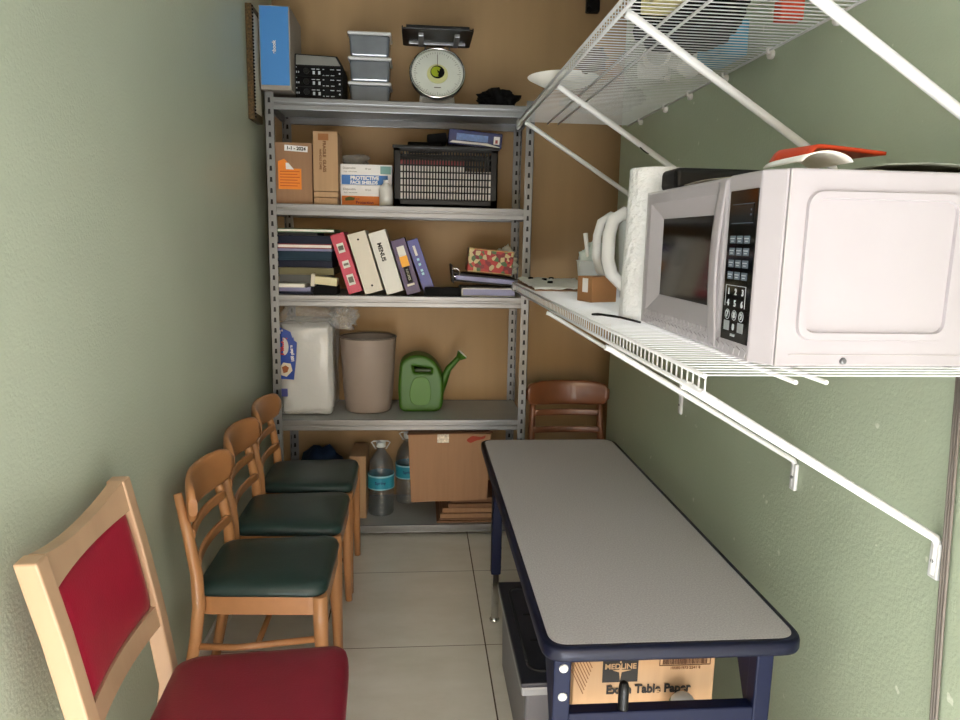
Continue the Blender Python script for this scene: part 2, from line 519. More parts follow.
# stacked food containers
def food_container():
    t = thing('food_container', 'x', 'food container', (0, 0, 0), 'food containers on the top shelf', local=True)
    m = MB(); m.box(-0.090, 0.090, -0.074, 0.074, 0.0, 0.100, 0.012, 3, top=(1.07, 1.07)); m.build('tub', GREYT, t)
    m = MB(); m.box(-0.103, 0.103, -0.086, 0.086, 0.096, 0.112, 0.007, 3); m.build('lid', GREYL, t)
    return t
c0 = food_container()
for i, (dx, lab) in enumerate(((0, 'bottom grey food container of the stack of three on the top shelf'),
                               (0.001, 'middle grey food container of the stack of three on the top shelf'),
                               (0.0, 'top grey food container of the stack of three on the top shelf'))):
    o = c0 if i == 0 else copy_tree(c0)
    o.location = (-0.236 + dx, 3.69, Z1 + 0.002 + i * 0.1125); o['label'] = lab

# kitchen scale
t = thing('kitchen_scale', 'white dial kitchen scale with black tray on the top shelf', 'scale', (0.086, 3.62, Z1))
m = MB(); m.box(-0.004, 0.176, 3.60, 3.74, 2.116, 2.30, 0.012, top=(0.72, 0.55)); m.build('base', WHITE, t)
dc = Vector((0.086, 3.578, 2.268)); DT = Matrix.Translation(dc) @ RX(-0.35) @ Matrix.Translation(-dc)
m = MB(); m.M = DT; m.lathe([(0.118, 0.03), (0.130, 0.02), (0.133, 0.0), (0.133, -0.012), (0.128, -0.018), (0.122, -0.014), (0.120, -0.004)], dc, 40, RX(-PI / 2), closed=False); m.build('dial_rim', CHROME, t)
m = MB(); m.M = DT; m.lathe([(0.126, 0.0), (0.124, -0.002)], dc + Vector((0, 0.002, 0)), 40, RX(-PI / 2))
face = m.build('dial_face', DIAL, t)
m = MB()
for k in range(60):
    a = 2 * PI * k / 60; r0 = 0.104 if k % 5 else 0.095
    rr = Matrix.Translation(dc + Vector((0, -0.0022, 0))) @ RY(a)
    m.M = DT @ rr; m.box(-0.0007, 0.0007, -0.0005, 0.0005, r0, 0.112)
m.M = DT
m.box(0.070, 0.102, 3.5752, 3.5762, 2.195, 2.199)
m.build('dial_ticks', INKG, face)
m = MB(); m.M = DT; m.lathe([(0.050, 0.0), (0.049, -0.004)], dc + Vector((0, 0, 0)), 30, RX(-PI / 2)); h = m.build('hub_ring', YELP, t)
m = MB(); m.M = DT; m.lathe([(0.034, 0.0), (0.033, -0.003)], dc + Vector((0, -0.003, 0.008)), 24, RX(-PI / 2)); m.build('hub_badge', BLACKM, h)
m = MB(); m.M = DT; m.lathe([(0.027, 0.0), (0.026, -0.003)], dc + Vector((-0.004, -0.0045, 0.009)), 24, RX(-PI / 2)); m.build('hub_disc', LIME, h)
m = MB(); m.M = DT @ Matrix.Translation((0, -0.022, 0)); m.prism([(0.098, 2.292), (0.118, 2.288), (0.108, 2.248), (0.088, 2.254)], 3.5915, 3.5935, 'y'); m.prism([(0.084, 2.285), (0.094, 2.276), (0.089, 2.266)], 3.590, 3.592, 'y'); m.build('hub_mark', BLACKM, h)
m = MB(); m.M = DT; m.box(0.0845, 0.0875, 3.571, 3.5725, 2.30, 2.365); m.build('needle', INKG, t)
for x in (0.028, 0.144):
    m = MB(); m.tube([(x, 3.66, 2.25), (x, 3.64, 2.41)], 0.004); m.build('rod', STEEL, t)
m = MB()
m.prism(rounded([(-0.078, 3.405), (0.242, 3.405), (0.242, 3.705), (-0.078, 3.705)], 0.02, 4), 2.420, 2.426, 'z')
for (a, b, c, d) in ((-0.06, 0.224, 3.402, 3.408), (-0.06, 0.224, 3.702, 3.708), (-0.08, -0.074, 3.42, 3.69), (0.238, 0.244, 3.42, 3.69)): m.box(a, b, c, d, 2.420, 2.436, 0.002)
m.build('tray', BLACK, t)
m = MB(); m.box(-0.05, 0.218, 3.605, 3.625, 2.406, 2.420, 0.002)
for x in (-0.005, 0.16): m.box(x, x + 0.025, 3.46, 3.65, 2.404, 2.420, 0.003)
m.build('tray_bracket', STEEL, t)

# crumpled black bag
def lump(name, c, s, mt, parent=None, seed=1, amp=0.18, label=None, cat=None, group=None, n=16, freq=2.2):
    from mathutils import noise
    m = MB(); t = bmesh.new()
    bmesh.ops.create_icosphere(t, subdivisions=4, radius=1)
    for v in t.verts:
        d = noise.noise(v.co * freq + Vector((seed * 7.1, seed * 3.3, seed))) + 0.5 * noise.noise(v.co * freq * 2.3 + Vector((seed, 0, 5)))
        q = v.co * (1 + amp * d * 1.6)
        z = q.z if q.z > -0.72 else -0.72
        v.co = Vector((q.x * s[0] + c[0], q.y * s[1] + c[1], (z + 0.72) * s[2] / 1.72 + c[2]))
    for f in t.faces: f.smooth = True
    m._add(t)
    o = m.build(name, mt, parent, origin=None if parent else c)
    if label: tag(o, label, cat, group)
    return o
lump('cloth_bag', (0.372, 3.60, Z1 + 0.0005), (0.088, 0.08, 0.095), BLACKM, seed=3, amp=0.35, label='crumpled black cloth bag at the right end of the top shelf', cat='bag')

t = thing('wall_bracket', 'small black bracket high on the tan back wall', 'bracket', (0.90, 3.93, 2.66))
m = MB(); m.box(0.862, 0.93, 3.88, 3.929, 2.672, 2.76, 0.006); m.build('plate', BLACK, t)
m = MB(); m.tube([(0.875, 3.90, 2.70), (0.868, 3.86, 2.668)], 0.012); m.build('arm', BLACK, t)

# ------------------------------------------------------------------ second shelf
Z2 = LEV[1] + 0.002
t = thing('box', 'cardboard box with orange label at the left end of the second shelf', 'box', (-0.583, 3.6, Z2))
m = MB(); m.box(-0.672, -0.497, 3.497, 3.72, Z2 + 0.001, 1.924, 0.002); m.build('carton', CARD, t)
m = MB(); m.prism([(-0.653, 1.712), (-0.547, 1.712), (-0.547, 1.806), (-0.585, 1.806), (-0.624, 1.850), (-0.653, 1.838)], 3.4955, 3.4972, 'y'); p = m.build('orange_label', ORANGE, t)
m = MB()
for k in range(6): m.box(-0.645, -0.645 + 0.08 + 0.01 * (k % 2), 3.4949, 3.4956, 1.726 + k * 0.013, 1.729 + k * 0.013)
m.build('print', mat('dark orange print', (190, 80, 20), 0.7), p)
m = MB(); m.prism([(-0.618, 1.832), (-0.606, 1.832), (-0.580, 1.802), (-0.617, 1.803)], 3.4946, 3.4956, 'y'); m.build('label_patch', WHITE, p)
m = MB(); m.box(-0.622, -0.516, 3.4955, 3.4972, 1.884, 1.910, rot=RY(0.05)); p = m.build('date_label', WHITE, t)
text('date', '1-1 - 2024', 0.021, INK, p, (-0.569, 3.495, 1.897), FRONT @ RZ(-0.05), bold=0.0008)

t = thing('box', 'tall narrow light brown box standing between two other boxes on the second shelf', 'box', (-0.434, 3.6, Z2))
m = MB(); m.box(-0.492, -0.378, 3.497, 3.70, 1.707, 1.978, 0.002); m.build('carton', CARD2, t)
m = MB(); m.box(-0.492, -0.380, 3.497, 3.70, 1.679, 1.704, 0.002); m.build('carton_middle', CARD2, t)
m = MB(); m.box(-0.491, -0.382, 3.499, 3.70, Z2 + 0.001, 1.677, 0.002); m.build('carton_bottom', CARD2, t)
m = MB(); m.box(-0.468, -0.420, 3.4958, 3.4972, 1.938, 1.968); m.build('tape_mark', mat('dull orange tape', (150, 96, 52), 0.6), t)
text('lettering', 'FRAGILE  GLASS', 0.020, INKB, t, (-0.440, 3.4958, 1.865), FRONT @ RZ(-PI / 2), bold=0.0006)
text('small_lettering', 'HANDLE CARE', 0.014, INKB, t, (-0.458, 3.4958, 1.852), FRONT @ RZ(-PI / 2), bold=0.0004)

def mask_box(z, col, label, second):
    t = thing('mask_box', label, 'box', (-0.255, 3.66, z), 'mask boxes on the second shelf')
    h = 0.0985
    m = MB(); m.box(-0.378, -0.130, 3.60, 3.73, z, z + h, 0.0015); m.build('carton', WHITE, t)
    m = MB(); m.box(-0.372, -0.150, 3.5986, 3.6005, z + 0.003, z + 0.048); p = m.build('colour_band', col, t)
    text('print', 'Disposable', 0.014, INKG, t, (-0.335, 3.5985, z + 0.080), FRONT)
    text('print', '50 pcs', 0.011, INKG, t, (-0.245, 3.5985, z + 0.078), FRONT)
    text('print', '3-ply  non-woven', 0.009, INKG, t, (-0.330, 3.5985, z + 0.064), FRONT)
    return t, p
t, p = mask_box(Z2 + 0.001, mat('orange print', (226, 124, 40), 0.5), 'white and orange mask box, the lower of two stacked on the second shelf', 0)
text('lettering', 'Face', 0.014, REDF, p, (-0.300, 3.598, Z2 + 0.036), FRONT); text('lettering', 'Protection', 0.020, REDF, p, (-0.262, 3.598, Z2 + 0.018), FRONT, bold=0.0005)
m = MB(); m.lathe([(0.014, 0), (0.018, 0.02), (0.018, 0.024)], (-0.350, 3.594, Z2 + 0.004), 10); m.M = Matrix.Identity(4)
m.bm.free()
m = MB(); m.prism([(-0.355, Z2 + 0.026), (-0.315, Z2 + 0.028), (-0.308, Z2 + 0.040), (-0.335, Z2 + 0.046), (-0.357, Z2 + 0.038)], 3.5975, 3.599, 'y'); m.build('leaf_print', mat('olive print', (96, 100, 40), 0.6), p)
t, p = mask_box(Z2 + 0.1005, BLUE, 'white and blue mask box, the upper of two stacked on the second shelf', 1)
text('lettering', 'PROTECTIVE', 0.024, WHITE, p, (-0.262, 3.598, Z2 + 0.134), FRONT, bold=0.0012); text('lettering', 'FACE SHIELDS', 0.021, WHITE, p, (-0.265, 3.598, Z2 + 0.113), FRONT, bold=0.001)
m = MB(); m.box(-0.186, -0.135, 3.5982, 3.6, Z2 + 0.155, Z2 + 0.192); m.build('teal_patch', mat('pale teal print', (120, 160, 156), 0.6), p)
lump('plastic_wrap', (-0.312, 3.66, Z2 + 0.2), (0.062, 0.05, 0.05), mat('smoky plastic film', (150, 150, 146), 0.25, alpha=0.45, bump=0.5, bscale=40), seed=5, amp=0.3, label='crumpled clear plastic wrap on top of the blue mask box', cat='plastic wrap')

t = thing('bottle', 'small frosted white bottle in front of the mask boxes on the second shelf', 'bottle', (-0.155, 3.53, Z2))
m = MB(); m.lathe([(0.028, 0), (0.033, 0.004), (0.033, 0.075), (0.030, 0.088), (0.016, 0.104), (0.013, 0.108)], (-0.155, 3.53, Z2 + 0.001), 24); m.build('bottle_body', FROSTB, t)
m = MB(); m.lathe([(0.013, 0), (0.014, 0.002), (0.014, 0.014), (0.012, 0.016)], (-0.155, 3.53, Z2 + 0.107), 16); m.build('cap', WHITE, t)

# black crate with papers
t = thing('crate', 'black slotted plastic crate of papers on the second shelf', 'crate', (0.13, 3.66, Z2))
CX0, CX1, CY0, CY1, CZ1 = -0.118, 0.374, 3.48, 3.85, 1.925
m = MB()
m.box(CX0, CX1, CY0, CY1, Z2 + 0.001, Z2 + 0.012)
for (y0, y1) in ((CY0, CY0 + 0.006), (CY1 - 0.006, CY1)):
    m.box(CX0, CX1, y0, y1, Z2, Z2 + 0.036); m.box(CX0, CX1, y0, y1, CZ1 - 0.026, CZ1)
    m.box(CX0, CX0 + 0.032, y0, y1, Z2, CZ1); m.box(CX1 - 0.032, CX1, y0, y1, Z2, CZ1)
    for k in range(1, 31): 
        x = CX0 + 0.032 + k * (CX1 - CX0 - 0.064) / 31
        m.box(x - 0.0033, x + 0.0033, y0, y1, Z2 + 0.03, CZ1 - 0.02)
    for k in range(1, 7):
        z = Z2 + 0.036 + k * (CZ1 - 0.026 - Z2 - 0.036) / 7
        m.box(CX0 + 0.03, CX1 - 0.03, y0, y1, z - 0.003, z + 0.003)
m.build('crate_wall', BLACK, t)
m = MB()
for (x0, x1) in ((CX0, CX0 + 0.006), (CX1 - 0.006, CX1)): m.box(x0, x1, CY0, CY1, Z2, CZ1)
m.build('crate_side', BLACK, t)
m = MB(); m.box(CX0 - 0.006, CX1 + 0.006, CY0 - 0.006, CY0 + 0.008, CZ1 - 0.012, CZ1 + 0.002, 0.003); m.build('rim', BLACK, t)
m = MB(); m.box(CX0 - 0.006, CX1 + 0.006, CY1 - 0.008, CY1 + 0.006, CZ1 - 0.012, CZ1 + 0.002, 0.003)
m.build('rim', BLACK, t)
for (x0, x1, zt, c, lab) in ((-0.10, 0.215, 1.840, PAPER, 'thick white paper stack filling the left of the black crate'), (0.222, 0.358, 1.815, PAPER, 'lower white paper stack at the right end inside the black crate')):
    m = MB(); m.box(x0, x1, CY0 + 0.02, CY1 - 0.03, Z2 + 0.014, zt, 0.003); tag(m.build('paper_stack', c, None, (x0, 3.6, Z2 + 0.014)), lab, 'papers', 'papers in the crate')
m = MB(); m.box(-0.10, 0.215, CY0 + 0.022, CY1 - 0.04, 1.841, 1.862, 0.003); tag(m.build('folder', REDF, None, (0.05, 3.6, 1.841)), 'red folder lying on the papers inside the black crate', 'folder')
t = thing('box', 'glossy navy blue box lying tilted on the black crate', 'box', (0.27, 3.62, 1.93))
rr = RY(0.06)
t['_o'] = (0.0, 0.0, 0.0); t.rotation_euler = (0, 0.075, 0)
m = MB(); m.box(-0.13, 0.13, -0.10, 0.10, 0.008, 0.078, 0.004); m.build('carton', NAVB, t)
m = MB(); m.box(-0.092, 0.06, -0.1022, -0.1, 0.03, 0.06); m.build('front_panel', mat('pale blue print', (96, 124, 176), 0.4, var=0.3, scale=60), t)
m = MB(); m.box(0.088, 0.117, -0.1024, -0.1, 0.025, 0.062, 0.001); q = m.build('photo_label', WHITE, t)
m = MB(); m.box(0.096, 0.108, -0.1032, -0.1024, 0.03, 0.046); m.build('photo_mark', REDF, q)
m = MB(); m.prism([(-0.125, 0.014), (0.045, 0.016), (0.11, 0.010), (0.12, 0.014), (0.06, 0.026), (-0.11, 0.024)], -0.1023, -0.1, 'y'); m.build('white_streak', WHITE, t)
t.location = (0.268, 3.655, 1.932)
t = thing('laptop_bag', 'black case lying on the left of the crate beside the navy box', 'case', (0.03, 3.7, 1.93))
m = MB(); m.box(-0.055, 0.115, 3.60, 3.82, 1.929, 1.958, 0.006); m.build('case_body', BLACKM, t)
m = MB(); m.box(0.04, 0.135, 3.60, 3.78, 1.9585, 2.0, 0.006, rot=RY(-0.12)); m.build('case_flap', BLACKM, t)

# ------------------------------------------------------------------ third shelf
Z3 = LEV[2] + 0.002
z = Z3 + 0.001
stack = [  # depth start, x0, x1, h, mat, page mat, label
    (3.49, -0.668, -0.505, 0.012, NAVYF, 'dark blue folder at the bottom left of the folder stack'),
    (3.50, -0.668, -0.515, 0.020, LILAC, 'lilac grey folder second from the bottom of the folder stack'),
    (3.48, -0.668, -0.540, 0.018, PAPER, 'white booklet sticking out low in the folder stack'),
    (3.52, -0.668, -0.430, 0.042, mat('grey folder', (86, 88, 88), 0.6), 'thick grey folder below the khaki one in the folder stack'),
    (3.50, -0.668, -0.404, 0.034, KHAKI, 'khaki folder in the lower half of the folder stack'),
    (3.51, -0.668, -0.412, 0.034, NAVYF, 'navy folder just above the khaki one in the folder stack'),
    (3.50, -0.668, -0.414, 0.044, TEALD, 'dark teal folder in the middle of the folder stack'),
    (3.495, -0.668, -0.412, 0.012, LILAC, 'thin lilac folder with pale edge in the middle of the folder stack'),
    (3.50, -0.668, -0.412, 0.022, REDF, 'dark red folder with white pages in the folder stack'),
    (3.51, -0.668, -0.400, 0.040, NAVYF, 'navy folder under the top folders of the stack'),
    (3.50, -0.668, -0.480, 0.014, mat('black folder', (20, 20, 24), 0.6), 'thin black folder second from the top of the folder stack'),
    (3.50, -0.668, -0.400, 0.018, GRNF, 'green folder with white edge on top of the folder stack'),
]
for i, (y0, x0, x1, h, mt, lab) in enumerate(stack):
    t = thing('folder', lab, 'folder', ((x0 + x1) / 2, 3.62, z), 'folders stacked on the third shelf')
    m = MB(); m.box(x0, x1, y0, 3.76, z, z + h * 0.2, 0.001); m.box(x0, x1, y0, 3.76, z + h * 0.8, z + h - 0.0006, 0.001); m.box(x1 - 0.002, x1, y0, 3.76, z, z + h - 0.0006)
    m.build('cover', mt, t)
    m = MB(); m.box(x0 + 0.003, x1 - 0.003, y0 + 0.003, 3.755, z + h * 0.2, z + h * 0.8)
    m.build('pages', PAPER if i in (2, 8, 11) else mt, t)
    z += h
t = thing('tape_box', 'small cream box lying in front of the folder stack', 'box', (-0.44, 3.46, Z3 + 0.06))
rr = RY(0.10)
m = MB(); m.box(-0.498, -0.384, 3.452, 3.515, Z3 + 0.048, Z3 + 0.086, 0.003, rot=rr); m.build('carton', mat('cream card', (216, 206, 170), 0.6), t)
m = MB(); m.box(-0.507, -0.487, 3.450, 3.517, Z3 + 0.042, Z3 + 0.100, 0.003, rot=rr); m.build('end_flap', CREAM, t)
m = MB(); m.box(-0.500, -0.385, 3.47, 3.60, Z3 + 0.0005, Z3 + 0.043, 0.004); tag(m.build('notebook', BLACKM, None, (-0.44, 3.5, Z3)), 'black notebook under the small cream box on the third shelf', 'notebook')

# leaning ring binders
def binder(name, x, w, h, ang, mt, label, zlift=0.0, depth=0.23, y0=3.492):
    t = thing(name, label, 'ring binder', (x, y0 + depth / 2, Z3 + 0.001 + w * math.sin(ang)), 'ring binders leaning on the third shelf', local=True)
    t.rotation_euler = (0, -ang, 0)
    # pivot = lower right corner of the leaning spine
    m = MB(); m.box(-w, 0, -depth / 2, -depth / 2 + 0.004, 0, h, 0.0015)
    m.build('spine', mt, t)
    m = MB(); m.box(-w, -w + 0.003, -depth / 2 + 0.004, depth / 2, 0, h, 0.001); m.box(-0.003, 0, -depth / 2 + 0.004, depth / 2, 0, h, 0.001); m.build('cover', mt, t)
    m = MB(); m.box(-w + 0.004, -0.004, -depth / 2 + 0.02, depth / 2 - 0.01, 0.006, h - 0.008); m.build('pages', PAPER, t)
    return t, -depth / 2
ANG = 0.26
t, f = binder('ring_binder', -0.270, 0.066, 0.292, 0.30, MAGENTA, 'magenta ring binder leaning at the left of the row')
for k, (z0, z1) in enumerate(((0.20, 0.245), (0.125, 0.16), (0.04, 0.092))):
    m = MB(); m.box(-0.050, -0.018, f - 0.0012, f, z0, z1); p = m.build('spine_label', WBIND, t)
    m = MB(); m.box(-0.046, -0.022, f - 0.002, f - 0.0012, z0 + 0.012, z1 - 0.012); m.build('print', INKG, p)
t, f = binder('ring_binder', -0.170, 0.088, 0.296, 0.29, CBIND, 'plain cream ring binder with two rivets leaning between magenta and white ones')
for zz in (0.035, 0.262):
    m = MB(); m.lathe([(0.005, 0), (0.004, 0.002)], (-0.044, f, zz), 10, RX(PI / 2)); m.build('rivet', BLACKM, t)
t, f = binder('ring_binder', -0.070, 0.084, 0.304, 0.30, WBIND, 'white ring binder with black handwriting leaning left of the purple one')
text('handwriting', 'MENUS', 0.028, INK, t, (-0.048, f - 0.0006, 0.205), FRONT @ RZ(-PI / 2), bold=0.0012)
t, f = binder('ring_binder', 0.013, 0.070, 0.270, 0.30, PURPLE, 'purple ring binder with orange sticker leaning right of the white one', 0.002)
m = MB(); m.box(-0.052, -0.016, f - 0.0012, f, 0.185, 0.235); m.build('white_sticker', WBIND, t)
m = MB(); m.box(-0.053, -0.015, f - 0.0018, f, 0.135, 0.186); m.build('orange_sticker', mat('amber sticker', (236, 164, 40), 0.5), t)
m = MB(); m.box(-0.048, -0.022, f - 0.0012, f, 0.055, 0.134); p = m.build('black_sticker', BLACKM, t)
text('print', 'RECIPES', 0.016, CREAM, p, (-0.035, f - 0.0018, 0.095), FRONT @ RZ(-PI / 2))
m = MB(); m.box(-0.054, -0.018, f - 0.0012, f, 0.040, 0.050); m.build('pale_sticker', CREAM, t)
t, f = binder('ring_binder', 0.086, 0.055, 0.275, 0.34, BINDB, 'blue ring binder at the right end of the leaning row', 0.002)
m = MB(); m.box(-0.036, -0.024, f - 0.0012, f, 0.195, 0.245); m.build('spine_label', WBIND, t)
m = MB()
for zz in (0.17, 0.145, 0.115, 0.098): m.box(-0.036, -0.024, f - 0.0012, f, zz, zz + 0.012)
m.build('print', mat('pale blue ink', (150, 196, 214), 0.6), t)

m = MB(); m.box(0.030, 0.207, 3.456, 3.486, Z3 + 0.001, Z3 + 0.044, 0.006); o = m.build('notebook', BLACKM, None, (0.15, 3.5, Z3)); tag(o, 'black notebook lying at the foot of the purple and blue binders', 'notebook')
t = thing('ring_binder', 'white ring binder lying flat under the black one at the right of the third shelf', 'ring binder', (0.34, 3.6, Z3))
m = MB(); m.box(0.212, 0.478, 3.488, 3.74, Z3 + 0.001, Z3 + 0.004); m.box(0.212, 0.478, 3.488, 3.74, Z3 + 0.036, Z3 + 0.040); m.box(0.212, 0.216, 3.488, 3.74, Z3 + 0.001, Z3 + 0.040); m.build('cover', WBIND, t)
m = MB(); m.box(0.220, 0.474, 3.492, 3.735, Z3 + 0.005, Z3 + 0.035); m.build('pages', LILAC, t)
t = thing('ring_binder', 'black ring binder lying open on the white binder at the right of the third shelf', 'ring binder', (0.33, 3.62, Z3 + 0.041))
rr = RY(0.07)
m = MB(); m.box(0.175, 0.490, 3.53, 3.75, Z3 + 0.060, Z3 + 0.066, 0.001, rot=rr); m.box(0.172, 0.488, 3.53, 3.75, Z3 + 0.094, Z3 + 0.099, 0.001, rot=RY(0.09)); m.box(0.165, 0.172, 3.53, 3.75, Z3 + 0.062, Z3 + 0.150, 0.001, rot=RY(-0.1)); m.build('cover', BLACK, t)
m = MB(); m.box(0.185, 0.475, 3.533, 3.74, Z3 + 0.068, Z3 + 0.090, 0.001, rot=RY(0.08)); m.build('pages', LILAC, t)
m = MB(); m.torus((0.185, 3.56, Z3 + 0.112), 0.020, 0.0025, RX(PI / 2)); m.build('binder_ring', CHROME, t)
t = thing('box', 'red and green floral printed box tilted on the black binder', 'box', (0.355, 3.66, Z3 + 0.105), local=True)
t.rotation_euler = (0, 0.085, 0)
m = MB(); m.box(-0.113, 0.113, -0.075, 0.075, 0.004, 0.122, 0.003); m.build('carton', XMAS, t)
m = MB(); m.box(-0.109, 0.109, -0.0765, -0.0745, 0.006, 0.010); m.box(-0.109, 0.109, -0.0765, -0.0745, 0.116, 0.120); m.build('trim', mat('gold trim', (180, 150, 84), 0.4), t)
lump('tissue_paper', (0.468, 3.815, Z3 + 0.10), (0.05, 0.045, 0.135), PAPER, seed=9, amp=0.45, label='crumpled white tissue paper behind the floral box', cat='tissue paper')

# ------------------------------------------------------------------ fourth shelf
Z4 = LEV[3] + 0.002
t = thing('plate_pack', 'plastic wrapped pack of white foam plates with a blue label on the fourth shelf', 'pack', (-0.54, 3.68, Z4))
from mathutils import noise
def packed(x0, x1, y0, y1, z0, z1, amp, seed, rnd=0.03, topf=1.0):
    tb = bmesh.new(); bmesh.ops.create_cube(tb, size=1)
    bmesh.ops.bevel(tb, geom=tb.edges[:], offset=0.12, segments=3, profile=0.5, affect='EDGES')
    bmesh.ops.subdivide_edges(tb, edges=tb.edges[:], cuts=3, use_grid_fill=True)
    for v in tb.verts:
        p = Vector(((v.co.x + .5) * (x1 - x0) + x0, (v.co.y + .5) * (y1 - y0) + y0, (v.co.z + .5) * (z1 - z0) + z0))
        d = noise.noise(p * 16 + Vector((seed, 0, 0))) * amp + noise.noise(p * 48 + Vector((0, seed, 0))) * amp * 0.4
        p += Vector((v.co.x, v.co.y, v.co.z)).normalized() * d
        if p.z < z0: p.z = z0
        v.co = p
    for f in tb.faces: f.smooth = True
    return tb
m = MB(); m._add(packed(-0.672, -0.432, 3.535, 3.80, Z4 + 0.004, 1.055, 0.012, 2)); m.build('plate_stack', mat('white foam', (206, 204, 202), 0.75, var=0.03, bump=0.25, bscale=35), t)
m = MB(); m._add(packed(-0.690, -0.416, 3.515, 3.82, Z4 + 0.002, 1.085, 0.022, 5)); m.build('film_wrap', CLEAR, t)
# gathered film above and to the right
lump('film_gather', (-0.545, 3.66, 1.055), (0.135, 0.12, 0.115), CLEARB, parent=t, seed=41, amp=0.28, freq=3.5)
lump('film_gather', (-0.375, 3.63, 1.04), (0.058, 0.06, 0.115), CLEARB, parent=t, seed=47, amp=0.5, freq=3.5)
yf = 3.5105
m = MB(); m.prism([(-0.684, 1.066), (-0.604, 1.03), (-0.602, 0.995), (-0.588, 0.985), (-0.595, 0.89), (-0.606, 0.80), (-0.684, 0.805)], yf - 0.004, yf, 'y')
lab = m.build('blue_label', DBLUE, t)
m = MB(); m.lathe([(0.036, 0), (0.036, 0.0012)], (-0.652, yf - 0.004, 0.965), 24, RX(PI / 2) @ RY(-0.5), sx=0.85, sy=1.2); m.build('label_oval', WHITE, lab)
text('lettering', 'Dixie', 0.040, mat('red print', (206, 52, 44), 0.5), lab, (-0.650, yf - 0.0062, 0.965), FRONT @ RZ(PI / 2 - 0.15), bold=0.0016)
text('lettering', '100 plates', 0.020, WHITE, lab, (-0.612, yf - 0.0048, 0.93), FRONT @ RZ(PI / 2 + 0.1), bold=0.0006)
text('lettering', '8"', 0.026, WHITE, lab, (-0.665, yf - 0.0048, 1.035), FRONT, bold=0.0006)
m = MB(); m.prism([(-0.676, 0.855), (-0.655, 0.885), (-0.62, 0.88), (-0.612, 0.845), (-0.64, 0.815), (-0.672, 0.825)], yf - 0.0052, yf - 0.004, 'y'); p = m.build('plate_picture', CREAM, lab)
m = MB(); m.prism([(-0.662, 0.862), (-0.645, 0.872), (-0.628, 0.860), (-0.636, 0.838), (-0.655, 0.832)], yf - 0.006, yf - 0.0052, 'y'); m.build('food_picture', mat('toast print', (150, 84, 40), 0.6), p)
m = MB(); m.box(-0.668, -0.638, yf - 0.003, yf - 0.001, 0.715, 0.755); m.build('small_square', mat('indigo print', (70, 74, 140), 0.5), t)

t = thing('trash_bin', 'taupe plastic wastebasket between the wrapped plates and the watering can', 'bin', (-0.256, 3.69, Z4))
m = MB(); m.lathe([(0.112, 0.0), (0.117, 0.006), (0.124, 0.07), (0.126, 0.072), (0.143, 0.375), (0.146, 0.385), (0.143, 0.387), (0.139, 0.375), (0.108, 0.012)], (-0.256, 3.69, Z4 + 0.001), 48); m.build('bin_body', TAUPE, t)
m = MB(); m.torus((-0.256, 3.69, Z4 + 0.383), 0.143, 0.004, n=48); m.build('rim', mat('dark taupe plastic', (96, 86, 80), 0.45), t)

t = thing('watering_can', 'green plastic watering can on the fourth shelf', 'watering can', (0.015, 3.68, Z4))
def curve_mesh(outer, holes, depth, bev):
    cu = bpy.data.curves.new('c', 'CURVE'); cu.dimensions = '2D'; cu.fill_mode = 'BOTH'
    cu.extrude = depth / 2 - bev; cu.bevel_depth = bev; cu.bevel_resolution = 4
    for pts in [outer] + holes:
        s = cu.splines.new('POLY'); s.points.add(len(pts) - 1); s.use_cyclic_u = True
        for q, (a, b) in zip(s.points, pts): q.co = (a, b, 0, 1)
    o = bpy.data.objects.new('ctmp', cu); COL.objects.link(o); bpy.context.view_layer.update()
    me = bpy.data.meshes.new_from_object(o.evaluated_get(bpy.context.evaluated_depsgraph_get()))
    bpy.data.objects.remove(o)
    t = bmesh.new(); t.from_mesh(me); bpy.data.meshes.remove(me)
    bmesh.ops.remove_doubles(t, verts=t.verts, dist=0.0002)
    for f in t.faces: f.smooth = False
    return t
outer = rounded([(-0.094, 0.0), (-0.060, 0.0), (-0.052, 0.022), (-0.040, 0.0), (0.100, 0.0), (0.108, 0.06), (0.112, 0.165), (0.088, 0.240), (0.03, 0.285), (-0.035, 0.290), (-0.090, 0.262), (-0.103, 0.12)], 0.035)
bev = 0.017
outer = rounded([(-0.080, bev), (-0.040, bev), (0.092, bev), (0.098, 0.08), (0.096, 0.175), (0.070, 0.235), (0.025, 0.270), (-0.03, 0.273), (-0.078, 0.245), (-0.086, 0.12)], 0.035)
hole = rounded([(-0.030 - bev, 0.250), (0.052 + bev, 0.235), (0.052 + bev, 0.185), (-0.020 - bev, 0.185)], 0.02)
tb = curve_mesh(outer, [hole], 0.16, bev)
m = MB(); m.M = Matrix.Translation((0.010, 3.69, Z4 + 0.001)) @ RX(PI / 2) @ Matrix.Diagonal((1.08, 1.03, 1, 1)); m._add(tb)
m.build('can_body', GREENP, t)
m = MB(); m.M = Matrix.Translation((0.014, 3.6098, Z4 + 0.115)) @ RX(PI / 2)
m._add(curve_mesh(rounded([(-0.045, -0.075), (0.045, -0.075), (0.055, 0.0), (0.035, 0.07), (-0.03, 0.07), (-0.055, 0.0)], 0.04), [], 0.008, 0.003)); m.build('side_panel', GREENL, t)
m = MB(); m.box(-0.02, 0.085, 3.64, 3.74, Z4 + 0.200, Z4 + 0.226, 0.008); m.build('filler_neck', mat('dark green plastic', (44, 62, 30), 0.5), t)
m = MB(); m.tube([(0.105, 3.69, Z4 + 0.08), (0.130, 3.69, Z4 + 0.14), (0.160, 3.69, Z4 + 0.215), (0.205, 3.68, Z4 + 0.268), (0.220, 3.675, Z4 + 0.284)], [0.030, 0.024, 0.017, 0.014, 0.016], 14); sp = m.build('spout', GREENP, t)
